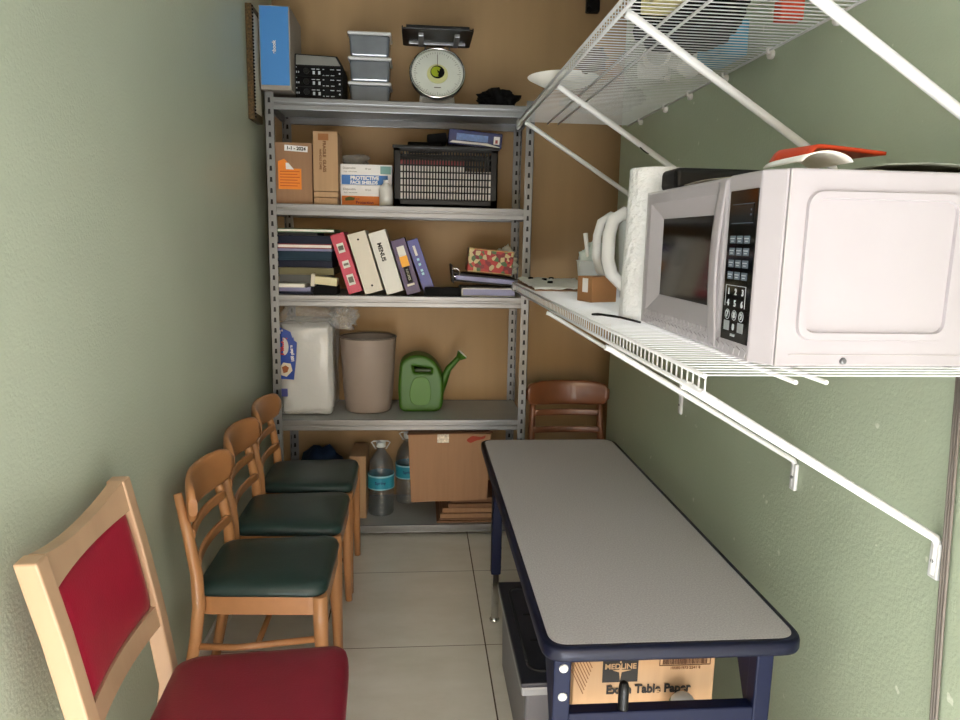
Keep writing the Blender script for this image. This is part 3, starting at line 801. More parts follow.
m = MB(); m.lathe([(0.014, -0.028), (0.030, 0.0), (0.030, 0.006)], (0.228, 3.672, Z4 + 0.293), 18, RY(0.75)); m.build('rose', GREENP, sp)
m = MB(); m.lathe([(0.029, 0.006), (0.026, 0.010)], (0.228, 3.672, Z4 + 0.293), 18, RY(0.75)); m.build('rose_face', WHITE, sp)

# ------------------------------------------------------------------ bottom shelf
Z5 = LEV[4] + 0.002
def jug(x, y, label):
    t = thing('water_jug', label, 'water bottle', (x, y, Z5), 'water jugs on the bottom shelf')
    prof = [(0.055, 0), (0.066, 0.004)]
    z = 0.012
    for k in range(5):
        prof += [(0.068, z), (0.068, z + 0.014), (0.0645, z + 0.020)]; z += 0.026
    prof += [(0.067, 0.145), (0.067, 0.222), (0.069, 0.228), (0.068, 0.25), (0.060, 0.285), (0.045, 0.315), (0.026, 0.338), (0.022, 0.345), (0.022, 0.362)]
    m = MB(); m.lathe(prof, (x, y, Z5 + 0.0005), 30); m.build('jug_body', WATER, t)
    m = MB(); m.lathe([(0.0695, 0.146), (0.0695, 0.221)], (x, y, Z5), 30, closed=False); lb = m.build('label', TEAL, t)
    m = MB(); m.lathe([(0.0700, 0.212), (0.0700, 0.221)], (x, y, Z5), 30, closed=False); m.lathe([(0.0700, 0.146), (0.0700, 0.152)], (x, y, Z5), 30, closed=False); m.build('label_stripe', mat('pale blue stripe', (150, 206, 222), 0.4), lb)
    text('lettering', 'Spring', 0.022, mat('dark blue ink', (20, 60, 110), 0.5), lb, (x + 0.0, y - 0.0712, Z5 + 0.185), FRONT, bold=0.0004)
    m = MB(); m.lathe([(0.024, 0.362), (0.025, 0.364), (0.025, 0.385), (0.022, 0.388)], (x, y, Z5), 18); m.build('cap', mat('clear white cap', (200, 208, 212), 0.3), t)
    m = MB(); m.tube([(x - 0.026, y, Z5 + 0.350), (x - 0.048, y, Z5 + 0.385), (x - 0.036, y, Z5 + 0.392), (x, y, Z5 + 0.394), (x + 0.036, y, Z5 + 0.392), (x + 0.048, y, Z5 + 0.385), (x + 0.026, y, Z5 + 0.350)], 0.004, 8); m.build('handle', mat('white strap', (210, 214, 216), 0.4), t)
jug(-0.190, 3.635, 'clear water jug with blue label standing at the front of the bottom shelf')
jug(-0.050, 3.805, 'clear water jug half hidden behind the big cardboard box')

t = thing('box', 'large plain cardboard box with a red mark, under the fourth shelf', 'box', (0.16, 3.55, 0.18))
m = MB(); m.prism([(-0.030, 0.190), (0.352, 0.200), (0.366, 0.545), (-0.046, 0.545)], 3.425, 3.67, 'y', 0.003); m.build('carton', CARD, t)
m = MB(); m.box(-0.05, 0.372, 3.418, 3.432, 0.5455, 0.552, 0.001, rot=RY(-0.025)); m.build('flap', EDGEC, t)
m = MB(); m.box(0.098, 0.156, 3.4228, 3.4252, 0.500, 0.544, 0.0005); m.build('tape', mat('clear glossy tape', (208, 196, 180), 0.12, var=0.35, scale=90, bump=0.5, bscale=120), t)
m = MB(); m.prism(rounded([(0.240, 0.512), (0.27, 0.535), (0.318, 0.528), (0.34, 0.538), (0.334, 0.520), (0.29, 0.510), (0.262, 0.496)], 0.012), 3.4235, 3.4252, 'y'); m.build('red_mark', mat('faded red marker', (156, 62, 46), 0.8), t)
zz = Z5 + 0.0005
for k, (x0, x1, h, lab) in enumerate(((0.100, 0.452, 0.022, 'flattened cardboard sheet at the bottom of the pile under the big box'),
                                      (0.118, 0.450, 0.052, 'folded cardboard in the middle of the pile under the big box'),
                                      (0.160, 0.455, 0.050, 'folded cardboard on top of the pile, right under the big box'))):
    m = MB(); m.box(x0, x1, 3.475 + 0.01 * k, 3.78, zz, zz + h * 0.45, 0.003); m.box(x0 + 0.012, x1, 3.485 + 0.01 * k, 3.78, zz + h * 0.5, zz + h - 0.001, 0.003)
    tag(m.build('flattened_carton', [CARD3, CARD, CARD3][k], None, (0.28, 3.6, zz)), lab, 'cardboard', 'flattened cardboard on the bottom shelf')
    zz += h
m = MB(); m.box(-0.345, -0.262, 3.55, 3.80, Z5 + 0.001, 0.392, 0.003); tag(m.build('box', CARD2, None, (-0.3, 3.6, Z5)), 'narrow tan cardboard box behind the farthest green chair', 'box')
lump('blue_bag', (-0.51, 3.72, Z5 + 0.001), (0.135, 0.12, 0.345), mat('dark blue fabric', (20, 44, 74), 0.7), seed=12, amp=0.12, label='dark blue bag on the bottom shelf behind the farthest green chair', cat='bag')
lump('grey_bag', (-0.315, 3.82, 0.394), (0.05, 0.05, 0.06), BLACKM, seed=15, amp=0.3, label='dark crumpled bag on top of the narrow tan box', cat='bag') if False else None

# ------------------------------------------------------------------ green chairs
def bentwood_chair(name, label, group, wood, wood2):
    t = thing(name, label, 'chair', (0, 0, 0), group, local=True)
    # seat pad
    W0, W1, D = 0.172, 0.196, 0.368
    pts = rounded([(-0.02, -W0), (D, -W1), (D, W1), (-0.02, W0)], 0.06, 6)
    m = MB(); tb = bmesh.new()
    rings = []
    for (s, z) in ((0.985, 0.444), (1.0, 0.449), (1.0, 0.456), (0.99, 0.467), (0.96, 0.475), (0.85, 0.482), (0.5, 0.486), (0.2, 0.487)):
        rings.append([tb.verts.new(((p[0] - 0.18) * s + 0.18, p[1] * s, z)) for p in pts])
    n = len(pts)
    for a, b in zip(rings, rings[1:]):
        for k in range(n):
            f = tb.faces.new((a[k], a[(k + 1) % n], b[(k + 1) % n], b[k])); f.smooth = True
    tb.faces.new(rings[-1]); tb.faces.new(rings[0][::-1])
    bmesh.ops.recalc_face_normals(tb, faces=tb.faces)
    m._add(tb); m.build('seat', GVINYL, t)
    # apron
    m = MB()
    po = rounded([(-0.018, -W0 + 0.002), (D - 0.004, -W1 + 0.002), (D - 0.004, W1 - 0.002), (-0.018, W0 - 0.002)], 0.05, 6)
    pi_ = [((x - 0.18) * 0.88 + 0.18, y * 0.88) for x, y in po]
    tb = bmesh.new()
    A = [tb.verts.new((x, y, 0.444)) for x, y in po]; B = [tb.verts.new((x, y, 0.388)) for x, y in po]
    Cc = [tb.verts.new((x, y, 0.388)) for x, y in pi_]; Dd = [tb.verts.new((x, y, 0.444)) for x, y in pi_]
    n = len(po)
    for P, Q in ((A, B), (B, Cc), (Cc, Dd), (Dd, A)):
        for k in range(n): tb.faces.new((P[k], P[(k + 1) % n], Q[(k + 1) % n], Q[k]))
    bmesh.ops.recalc_face_normals(tb, faces=tb.faces)
    m._add(tb); m.build('seat_frame', wood2, t)
    for s in (-1, 1):
        m = MB(); m.tube([(D - 0.022, s * 0.178, 0.444), (D - 0.020, s * 0.178, 0.36), (D - 0.016, s * 0.182, 0.18), (D - 0.012, s * 0.186, 0.0)], [0.023, 0.023, 0.018, 0.014], 12); m.build('leg', wood, t)
        m = MB()
        m.tube([(-0.080, s * 0.190, 0.0), (-0.048, s * 0.186, 0.16), (-0.016, s * 0.182, 0.32), (-0.004, s * 0.180, 0.42), (-0.006, s * 0.178, 0.52), (-0.026, s * 0.174, 0.64), (-0.052, s * 0.166, 0.760)],
               [0.013, 0.016, 0.018, 0.019, 0.018, 0.016, 0.012], 12)
        m.build('leg', wood, t)
        m = MB(); m.tube([(-0.022, s * 0.182, 0.292), (0.10, s * 0.184, 0.286), (D - 0.018, s * 0.180, 0.305)], 0.010, 10); m.build('stretcher', wood2, t)
    m = MB(); m.tube([(0.16, -0.184, 0.288), (0.16, 0.184, 0.288)], 0.009, 10); m.build('stretcher', wood2, t)
    # curved top rail in front of the posts
    def rail(zc, hh, w, thick, x0, bow, end=0.35):
        m = MB(); tb = bmesh.new(); N = 22; K = 14
        rings = []
        for i in range(N + 1):
            u = -1 + 2 * i / N
            e = (max(0.0, 1 - abs(u) ** 4.5)) ** 0.5
            h = hh * (end + (1 - end) * e) if end > 0 else hh * max(e, 0.05)
            h = max(h * (1 if abs(u) < 1 else 0.75), 0.004)
            xx = x0 + bow * u * u
            sl = math.atan(2 * bow * u / w)
            ring = []
            for k in range(K):
                a = 2 * PI * k / K
                q = math.copysign(abs(math.cos(a)) ** 0.5, math.cos(a)) * h; r = math.copysign(abs(math.sin(a)) ** 0.6, math.sin(a)) * thick
                ring.append(tb.verts.new((xx + r * math.cos(sl), u * w - r * math.sin(sl), zc + q)))
            rings.append(ring)
        for a, b in zip(rings, rings[1:]):
            for k in range(K):
                f = tb.faces.new((a[k], a[(k + 1) % K], b[(k + 1) % K], b[k])); f.smooth = True
        tb.faces.new(rings[0][::-1]); tb.faces.new(rings[-1])
        bmesh.ops.recalc_face_normals(tb, faces=tb.faces)
        m._add(tb); return m
    rail(0.735, 0.064, 0.211, 0.012, -0.052, 0.056, 0.5).build('top_rail', wood2, t)
    rail(0.635, 0.017, 0.170, 0.007, -0.036, 0.022, 1.0).build('slat', wood2, t)
    rail(0.548, 0.017, 0.174, 0.007, -0.022, 0.022, 1.0).build('slat', wood2, t)
    return t
ch = bentwood_chair('dining_chair', 'x', 'green seated wooden chairs along the left wall', OAK, OAKR)
for i, (x, y, rz, lab) in enumerate(((-0.634, 2.19, 0.0, 'nearest wooden chair with dark green seat, next to the red chair'),
                                     (-0.638, 2.625, 0.0, 'middle one of the three wooden chairs with dark green seats'),
                                     (-0.638, 3.06, 0.0, 'farthest wooden chair with dark green seat, next to the steel shelves'))):
    o = ch if i == 0 else copy_tree(ch)
    o.location = (x, y, 0); o.rotation_euler = (0, 0, rz); o['label'] = lab
o = bentwood_chair('dining_chair', 'brown wooden ladder-back chair beyond the far end of the table', None, BROWNW, BROWNW)
o.location = (0.757, 3.478, 0); o.rotation_euler = (0, 0, -PI / 2)

# ------------------------------------------------------------------ red chair
t = thing('dining_chair', 'maple chair with red padded seat and back at the front left', 'chair', (-0.592, 1.447, 0), local=True)
t.rotation_euler = (0, 0, 0.05)
def bx(m, p, w, d):
    """square section post through points (x,y,z)"""
    tb = bmesh.new(); rings = []
    for (x, y, z) in p:
        rings.append([tb.verts.new((x + a * d / 2, y + b * w / 2, z)) for a, b in ((-1, -1), (1, -1), (1, 1), (-1, 1))])
    for a, b in zip(rings, rings[1:]):
        for k in range(4): tb.faces.new((a[k], a[(k + 1) % 4], b[(k + 1) % 4], b[k]))
    tb.faces.new(rings[0][::-1]); tb.faces.new(rings[-1])
    bmesh.ops.recalc_face_normals(tb, faces=tb.faces)
    ed = [e for e in tb.edges if e.calc_face_angle(0) > 0.5]
    bmesh.ops.bevel(tb, geom=ed, offset=0.004, segments=2, profile=0.5, affect='EDGES')
    m._add(tb)
def bkx(z): return 0.0 - 0.078 * max(0, (z - 0.45)) / 0.49 - 0.012 * max(0, (z - 0.45) / 0.49) ** 2
for s in (-1, 1):
    m = MB(); bx(m, [(-0.055, s * 0.205, 0), (0.0, s * 0.205, 0.42), (bkx(0.6), s * 0.207, 0.6), (bkx(0.78), s * 0.209, 0.78), (bkx(0.945), s * 0.212, 0.934)], 0.042, 0.040); m.build('leg', MAPLE, t)
    m = MB(); bx(m, [(0.40, s * 0.205, 0.0), (0.405, s * 0.21, 0.43)], 0.038, 0.038); m.build('leg', MAPLE, t)
    m = MB(); m.box(0.0, 0.40, s * 0.205 - 0.011, s * 0.205 + 0.011, 0.375, 0.432, 0.003); m.build('seat_frame', MAPLE, t)
    m = MB(); m.box(-0.03, 0.395, s * 0.205 - 0.010, s * 0.205 + 0.010, 0.19, 0.222, 0.003); m.build('stretcher', MAPLE, t)
m = MB(); m.box(0.392, 0.418, -0.20, 0.20, 0.372, 0.432, 0.003); m.build('seat_frame', MAPLE, t)
def crossrail(z0, z1, name, dip, bw=0.014):
    m = MB(); tb = bmesh.new(); N = 14; rings = []
    for i in range(N + 1):
        u = -1 + 2 * i / N; y = u * 0.192
        bow = -bw * (1 - u * u)
        dz = -dip * (1 - u * u)
        r = []
        for (zz, f) in ((z0, 1), (z1 + dz, 1), (z1 + dz, -1), (z0, -1)):
            r.append(tb.verts.new((bkx(zz) + bow + f * 0.014, y, zz)))
        rings.append(r)
    for a, b in zip(rings, rings[1:]):
        for k in range(4):
            fc = tb.faces.new((a[k], a[(k + 1) % 4], b[(k + 1) % 4], b[k])); fc.smooth = False
    tb.faces.new(rings[0][::-1]); tb.faces.new(rings[-1])
    bmesh.ops.recalc_face_normals(tb, faces=tb.faces); m._add(tb); m.build(name, MAPLE, t)
crossrail(0.864, 0.934, 'top_rail', 0.026); crossrail(0.574, 0.624, 'lower_rail', 0.0)
def pad(u, v):
    y = -0.187 + 0.374 * u; z = 0.620 + 0.250 * v
    U = 2 * u - 1; V = 2 * v - 1
    puff = 0.018 * (max(0, 1 - U ** 6) * max(0, 1 - V ** 6)) ** 0.5
    return (bkx(z) - 0.014 * (1 - U * U) + 0.002 + puff, y, z)
m = MB(); m.grid(pad, 24, 18, 0.016); m.build('back_pad', RVINYL, t)
pts = rounded([(0.020, -0.185), (0.06, -0.212), (0.428, -0.226), (0.436, -0.15), (0.436, 0.15), (0.428, 0.226), (0.06, 0.212), (0.020, 0.185)], 0.035, 5)
m = MB(); tb = bmesh.new(); rings = []
for (s, z) in ((0.985, 0.433), (1.0, 0.440), (1.0, 0.456), (0.985, 0.470), (0.95, 0.480), (0.85, 0.487), (0.55, 0.493), (0.2, 0.495)):
    rings.append([tb.verts.new(((p[0] - 0.23) * s + 0.23, p[1] * s, z)) for p in pts])
n = len(pts)
for a, b in zip(rings, rings[1:]):
    for k in range(n):
        f = tb.faces.new((a[k], a[(k + 1) % n], b[(k + 1) % n], b[k])); f.smooth = True
tb.faces.new(rings[-1]); tb.faces.new(rings[0][::-1]); bmesh.ops.recalc_face_normals(tb, faces=tb.faces)
m._add(tb); m.build('seat', mat('shaded red vinyl', (122, 26, 44), 0.42, var=0.05, bump=0.08, bscale=220), t)  # back pad's red vinyl darkened; the seat's shade is put into its colour

# ------------------------------------------------------------------ table
TX0, TX1, TY0, TY1, TZ = 0.253, 0.803, 1.283, 2.79, 0.70
t = thing('table', 'long grey laminate table with navy edge and legs along the right wall', 'table', (0.528, 2.04, 0))
m = MB(); m.prism(rounded([(TX0, TY0), (TX1, TY0), (TX1, TY1), (TX0, TY1)], 0.055, 8), TZ - 0.034, TZ - 0.001, 'z', 0.008, smooth=True); m.build('edge_band', NAVYE, t)
g = 0.016
m = MB(); m.prism(rounded([(TX0 + g, TY0 + g), (TX1 - g, TY0 + g), (TX1 - g, TY1 - g), (TX0 + g, TY1 - g)], 0.042, 8), TZ - 0.006, TZ, 'z'); m.build('table_top', LAM, t)
m = MB()
for x in (TX0 + 0.045, TX1 - 0.075): m.box(x, x + 0.03, TY0 + 0.10, TY1 - 0.10, TZ - 0.075, TZ - 0.034, 0.003)
m.build('rail', NAVY, t)
for (yl, d) in ((1.36, 1), (2.595, -1)):
    for (x0, x1) in ((0.290, 0.328), (0.737, 0.775)):
        m = MB(); m.box(x0, x1, yl, yl + 0.038, 0.205, TZ - 0.034, 0.004)
        ya, yb = (yl + 0.036, yl + 0.15) if d > 0 else (yl + 0.002, yl - 0.112)
        m.prism([(ya, 0.46), (ya, TZ - 0.036), (yb, TZ - 0.036)], x0 + 0.001, x0 + 0.006, 'x')
        lg = m.build('leg', NAVY, t)
        m = MB(); m.box(x0 + 0.005, x1 - 0.005, yl + 0.005, yl + 0.033, 0.018, 0.21, 0.003); m.build('leg_extension', CHROME, lg)
        m = MB(); m.lathe([(0.017, 0.0005), (0.02, 0.004), (0.02, 0.012), (0.008, 0.022)], ((x0 + x1) / 2, yl + 0.019, 0), 16); m.build('glide', CHROME, lg)
        if x0 < 0.5:
            for zb in (0.607, 0.541):
                m = MB(); m.lathe([(0.010, 0), (0.010, 0.002), (0.005, 0.004)], ((x0 + x1) / 2 + 0.002, yl if d > 0 else yl, zb), 14, RX(PI / 2)); m.build('bolt', BOLT, lg)
            for zb in (0.23, 0.27, 0.31):
                m = MB(); m.lathe([(0.005, 0), (0.005, 0.002)], (x1, yl + 0.019, zb), 10, RY(PI / 2)); m.build('bolt', NAVY, lg)
    m = MB(); m.box(0.326, 0.740, yl + 0.002, yl + 0.036, 0.455, 0.498, 0.004); m.build('crossbar', NAVY, t)
m = MB(); m.lathe([(0.011, 0.0), (0.0115, 0.004), (0.0115, 0.052), (0.009, 0.062), (0.003, 0.066)], (0.448, 1.372, 0.4985), 18); m.build('peg', BLACK, t)

# carton under the table
t = thing('box', 'brown carton with printed lettering standing under the near end of the table', 'box', (0.55, 1.63, 0))
m = MB(); m.box(0.372, 0.718, 1.52, 1.735, 0.0005, 0.60, 0.003); m.build('carton', CARD2, t)
y = 1.5195
m = MB(); m.box(0.442, 0.528, y - 0.001, y + 0.001, 0.462, 0.545); lg = m.build('logo_panel', INK, t)
text('lettering', 'MEDLINE', 0.019, CARD2, lg, (0.485, y - 0.0016, 0.503), FRONT, bold=0.0004, sx=1.0)
m = MB(); m.prism([(0.485, 0.466), (0.488, 0.488), (0.512, 0.4935), (0.488, 0.4945), (0.487, 0.500), (0.483, 0.500), (0.482, 0.4945), (0.466, 0.4935), (0.482, 0.488)], y - 0.0014, y - 0.001, 'y'); m.prism([(0.483, 0.512), (0.487, 0.512), (0.485, 0.534)], y - 0.0014, y - 0.001, 'y'); m.build('logo_star', CARD2, lg)
text('lettering', 'Exam Table Paper', 0.031, INK, t, (0.556, y - 0.0018, 0.442), FRONT, bold=0.0010, sx=0.92)
m = MB()
x = 0.588; 
m.box(0.580, 0.706, y - 0.001, y + 0.0005, 0.5005, 0.502); m.box(0.580, 0.706, y - 0.001, y + 0.0005, 0.528, 0.5295); m.box(0.580, 0.5815, y - 0.001, y + 0.0005, 0.5005, 0.5295); m.box(0.7045, 0.706, y - 0.001, y + 0.0005, 0.5005, 0.5295)
while x < 0.697:
    w = random.choice((0.0008, 0.0014, 0.0022)); m.box(x, x + w, y - 0.001, y + 0.0005, 0.504, 0.527); x += w + random.choice((0.001, 0.0016))
m.build('barcode', mat('dark brown ink', (74, 44, 28), 0.8), t)
text('small_print', '100801973 2241 8', 0.010, INKB, t, (0.644, y - 0.0008, 0.494), FRONT)
m = MB()
for k in range(8): m.box(0.376 + 0.005 * k, 0.378 + 0.005 * k, y - 0.0008, y + 0.0005, 0.43 + 0.01 * k, 0.52, rot=RY(-0.45))
m.build('diagonal_stripes', INKB, t)
t = thing('canister', 'slim white canister with green rimmed lid behind the crossbar of the table', 'canister', (0.622, 1.47, 0))
m = MB(); m.lathe([(0.028, 0.0), (0.030, 0.004), (0.030, 0.425), (0.026, 0.435)], (0.622, 1.465, 0.0005), 24); m.build('canister_body', WHITE, t)
m = MB(); m.lathe([(0.0285, 0.430), (0.0285, 0.445), (0.020, 0.456), (0.008, 0.460)], (0.622, 1.465, 0.0005), 24); m.build('lid', mat('pale lid', (206, 212, 214), 0.3), t)
m = MB(); m.torus((0.622, 1.465, 0.438), 0.0285, 0.0035); m.build('lid_ring', mat('green lid ring', (40, 120, 70), 0.4), t)

# tote
t = thing('storage_tote', 'grey plastic storage tote with dark lid on the floor under the table', 'storage tote', (0.45, 2.04, 0))
m = MB(); m.box(0.304, 0.640, 1.772, 2.31, 0.0005, 0.276, 0.012, top=(1.03, 1.03)); m.build('tub', TOTEB, t)
m = MB(); m.box(0.286, 0.660, 1.748, 2.328, 0.271, 0.298, 0.006); m.build('rim', TOTER, t)
m = MB(); m.box(0.284, 0.662, 1.745, 2.331, 0.2985, 0.312, 0.004); ld = m.build('lid', TOTEL, t)
m = MB()
p1 = rounded([(0.315, 1.80), (0.62, 1.80), (0.62, 2.28), (0.315, 2.28)], 0.04, 5); 
m.tube([(x, y, 0.313) for x, y in p1] + [(p1[0][0], p1[0][1], 0.313)], 0.005, 6)
for yy in (1.95, 2.1): m.box(0.34, 0.60, yy, yy + 0.006, 0.3115, 0.315)
m.build('lid_groove', mat('black groove', (26, 27, 33), 0.5), ld)

# ------------------------------------------------------------------ wire shelves
def wire_shelf(name, label, y0, y1, zd, xf, lip, clips):
    t = thing(name, label, 'wire shelf', (XR, (y0 + y1) / 2, zd))
    m = MB()
    n = int((y1 - y0) / 0.0254)
    for k in range(n + 1):
        yy = y0 + (y1 - y0) * k / n
        m.tube([(XR - 0.012, yy, zd), (xf, yy, zd), (xf, yy, zd - lip)], 0.0017, 5)
    m.build('wire_deck', WHITEW, t)
    for (x, z, r) in ((XR - 0.014, zd - 0.005, 0.0038), (XR - 0.34, zd - 0.006, 0.0038), (XR - 0.39, zd - 0.006, 0.0038)):
        m = MB(); m.tube([(x, y0 - 0.028, z), (x, y1 + 0.004, z)], r, 8); m.build('rail', WHITEW, t)
    for z in (zd - 0.001, zd - lip):
        m = MB(); m.tube([(xf - 0.003, y0 - 0.004, z), (xf - 0.003, y1 + 0.004, z)], 0.0042, 8); m.build('front_rail', WHITEW, t)
    m = MB(); m.tube([(XR - 0.35, y0 - 0.03, zd - 0.006), (XR - 0.35, y0 - 0.0301, zd - 0.006)], 0.003, 6); m.bm.free()
    m = MB(); m.box(xf - 0.008, xf + 0.003, y1 - 0.06, y1 + 0.012, zd - lip - 0.006, zd + 0.004, 0.003); m.build('end_cap', WHITEW, t)
    for yy in clips:
        m = MB(); m.lathe([(0.011, 0), (0.013, 0.004), (0.013, 0.012), (0.009, 0.016)], (XR - 0.001, yy, zd - 0.015), 12, RY(-PI / 2)); m.box(XR - 0.022, XR - 0.002, yy - 0.006, yy + 0.006, zd - 0.014, zd + 0.004, 0.002)
        m.build('wall_clip', WHITE, t)
    return t
ZU, ZLO = 2.035, 1.294
up = wire_shelf('wire_shelf', 'upper white wire shelf braced high on the right wall', 0.72, 3.385, ZU, 0.455, 0.030, (3.2, 2.88, 2.62, 2.32, 2.02, 1.70))
def brace(t, y, za, zb, xa, w=0.0115, tab=0.06):
    m = MB()
    d = 0.0045
    m.tube([(xa, y, za), (xa + 0.012, y, za - 0.004), (XR - 0.012, y, zb + 0.012), (XR - 0.006, y, zb), (XR - 0.006, y, zb - tab)], w, 10, flat=(0.9, 0.75))
    b = m.build('brace', WHITEW, t)
    m = MB(); m.box(XR - 0.011, XR - 0.001, y - 0.013, y + 0.013, zb - tab - 0.008, zb + 0.004, 0.003); m.build('wall_tab', WHITEW, b)
    m = MB(); m.lathe([(0.005, 0), (0.004, 0.003)], (XR - 0.011, y, zb - tab * 0.55), 10, RY(-PI / 2)); m.build('screw', STEEL, b)
for y in (3.18, 2.44, 1.655, 1.175): brace(up, y, ZU - 0.036, 1.672, 0.455)
lo = wire_shelf('wire_shelf', 'lower white wire shelf carrying the microwave on the right wall', 1.078, 3.40, ZLO, 0.455, 0.030, (1.5, 2.0, 2.5, 3.0))
for y in (2.515, 1.70): brace(lo, y, ZLO - 0.050, 0.940, 0.458, 0.008)
brace(lo, 1.185, ZLO - 0.036, 0.952, 0.458, 0.0095)

# ------------------------------------------------------------------ microwave
MX, MY0, MY1, MZ0, MZ1 = 0.555, 1.099, 1.735, 1.305, 1.619
t = thing('microwave', 'white microwave oven on the lower wire shelf', 'microwave', (0.76, 1.42, ZLO))
m = MB(); m.box(MX + 0.022, 0.955, MY0, MY1, MZ0, MZ1, 0.004); m.build('cabinet', MWHITE, t)
# fascia with pillowed front
def fascia_frame():
    tb = bmesh.new()
    ys = [MY0 + 0.001, MY0 + 0.055, 1.285, 1.372, 1.70, MY1 - 0.001]
    return tb
m = MB()
m.prism([(MX + 0.021, MY0 + 0.002), (MX + 0.018, MY0 + 0.002), (MX - 0.008, MY0 + 0.034), (MX - 0.008, 1.252), (MX + 0.021, 1.252)], MZ0 + 0.001, MZ1 - 0.001, 'z', 0.003)
m.build('control_housing', MWHITE, t)
W0, W1, WZ0, WZ1 = 1.332, 1.630, 1.381, 1.553      # window opening
XF = MX - 0.008
m = MB()
def frame_strip(y0, y1, z0, z1): m.box(XF, MX + 0.020, y0, y1, z0, z1)
D0, D1, DZ0, DZ1 = 1.256, MY1 - 0.004, MZ0 + 0.002, MZ1 - 0.002
# bevelled well round the window: outer loop to inner loop
tb = bmesh.new()
def loop(y0, y1, z0, z1, x): return [tb.verts.new((x, yy, zz)) for yy, zz in ((y0, z0), (y1, z0), (y1, z1), (y0, z1))]
L0 = loop(D0, D1, DZ0, DZ1, MX + 0.020); L1 = loop(D0, D1, DZ0, DZ1, XF + 0.006); L1b = loop(D0 + 0.006, D1 - 0.03, DZ0 + 0.006, DZ1 - 0.006, XF)
L2 = loop(W0 - 0.045, W1 + 0.050, WZ0 - 0.040, WZ1 + 0.036, XF); L3 = loop(W0, W1, WZ0, WZ1, XF + 0.016)
for P, Q in ((L0, L1), (L1, L1b), (L1b, L2), (L2, L3)):
    for k in range(4): tb.faces.new((P[k], P[(k + 1) % 4], Q[(k + 1) % 4], Q[k]))
tb.faces.new(L0)
bmesh.ops.recalc_face_normals(tb, faces=tb.faces)
m._add(tb); dr = m.build('door', MWHITE, t)
m = MB(); m.box(XF + 0.0150, XF + 0.019, W0, W1, WZ0, WZ1); m.build('window', GLOSSB, dr)
m = MB(); m.grid(lambda u, v: (XF - 0.001 - 0.004 * math.sin(PI * u), 1.262 + 0.034 * v + 0.012 * math.sin(PI * u), DZ0 + 0.006 + u * (DZ1 - DZ0 - 0.012)), 16, 4, 0.004); m.build('door_grip', MWHITE, dr)
m = MB()
for k in range(26):
    yy = 1.140 + k * 0.0215
    m.box(XF - 0.0012, XF + 0.001, yy, yy + 0.016, MZ0 + 0.008, MZ0 + 0.020, 0.0008, rot=RX(0.35)); m.box(XF - 0.0012, XF + 0.001, yy, yy + 0.016, MZ0 + 0.026, MZ0 + 0.036, 0.0008, rot=RX(-0.35))
m.build('ridge_pattern', MWHITE, t)
px = XF - 0.0016
PY0, PY1, PZ0, PZ1 = 1.136, 1.240, 1.333, 1.590
m = MB(); m.box(px, XF + 0.001, PY0, PY1, PZ0, PZ1); pn = m.build('control_panel', GLOSSB, t)
m = MB(); m.box(px - 0.0008, px, PY0 + 0.012, PY1 - 0.014, 1.536, 1.566); m.build('display', mat('display glass', (20, 24, 28), 0.1), pn)
m = MB()
for (a, b, c, d) in ((PY0 + 0.011, PY1 - 0.013, 1.5345, 1.5357), (PY0 + 0.011, PY1 - 0.013, 1.5663, 1.5672)): m.box(px - 0.001, px, a, b, c, d)
for zz in (1.555, 1.547): m.box(px - 0.0016, px - 0.0008, PY0 + 0.017, PY0 + 0.020, zz, zz + 0.003)
m.build('display_frame', DTXT, pn)
for r in range(4):
    for c in range(3):
        y1 = PY1 - 0.012 - c * 0.027; zz = 1.514 - r * 0.0205
        m = MB(); m.box(px - 0.001, px, y1 - 0.021, y1, zz - 0.013, zz, 0.0004); b = m.build('button', DTXT, pn)
        m = MB(); m.box(px - 0.0016, px - 0.001, y1 - 0.018, y1 - 0.003, zz - 0.0055, zz - 0.004); m.box(px - 0.0016, px - 0.001, y1 - 0.015, y1 - 0.006, zz - 0.0100, zz - 0.0085); m.build('button_print', LTXT, b)
for i, s in enumerate('123456789'):
    c, r = i % 3, i // 3
    text('digit', s, 0.015, LTXT, pn, (px - 0.0004, PY1 - 0.022 - c * 0.027, 1.418 - r * 0.020), LEFTF, bold=0.0004)
text('digit', '0', 0.015, LTXT, pn, (px - 0.0004, PY1 - 0.049, 1.357), LEFTF, bold=0.0004)
m = MB()
for r in (2,):
    for c in range(3): m.torus((px, PY1 - 0.022 - c * 0.027, 1.418 - r * 0.020), 0.0085, 0.0006, RY(PI / 2), 16, 4)
m.box(px - 0.0006, px, PY1 - 0.086, PY1 - 0.010, 1.4285, 1.4293); m.box(px - 0.0006, px, PY1 - 0.0868, PY1 - 0.086, 1.392, 1.4293); m.box(px - 0.0006, px, PY1 - 0.010, PY1 - 0.0092, 1.392, 1.4293)
m.build('key_outline', LTXT, pn)
for y1 in (PY1 - 0.012, PY1 - 0.066):
    m = MB(); m.box(px - 0.001, px, y1 - 0.021, y1, 1.350, 1.367, 0.0004); m.build('button', mat('grey key', (150, 154, 158), 0.5), pn)
text('button_print', 'START', 0.006, LTXT, pn, (px - 0.0004, PY1 - 0.049, 1.343), LEFTF)
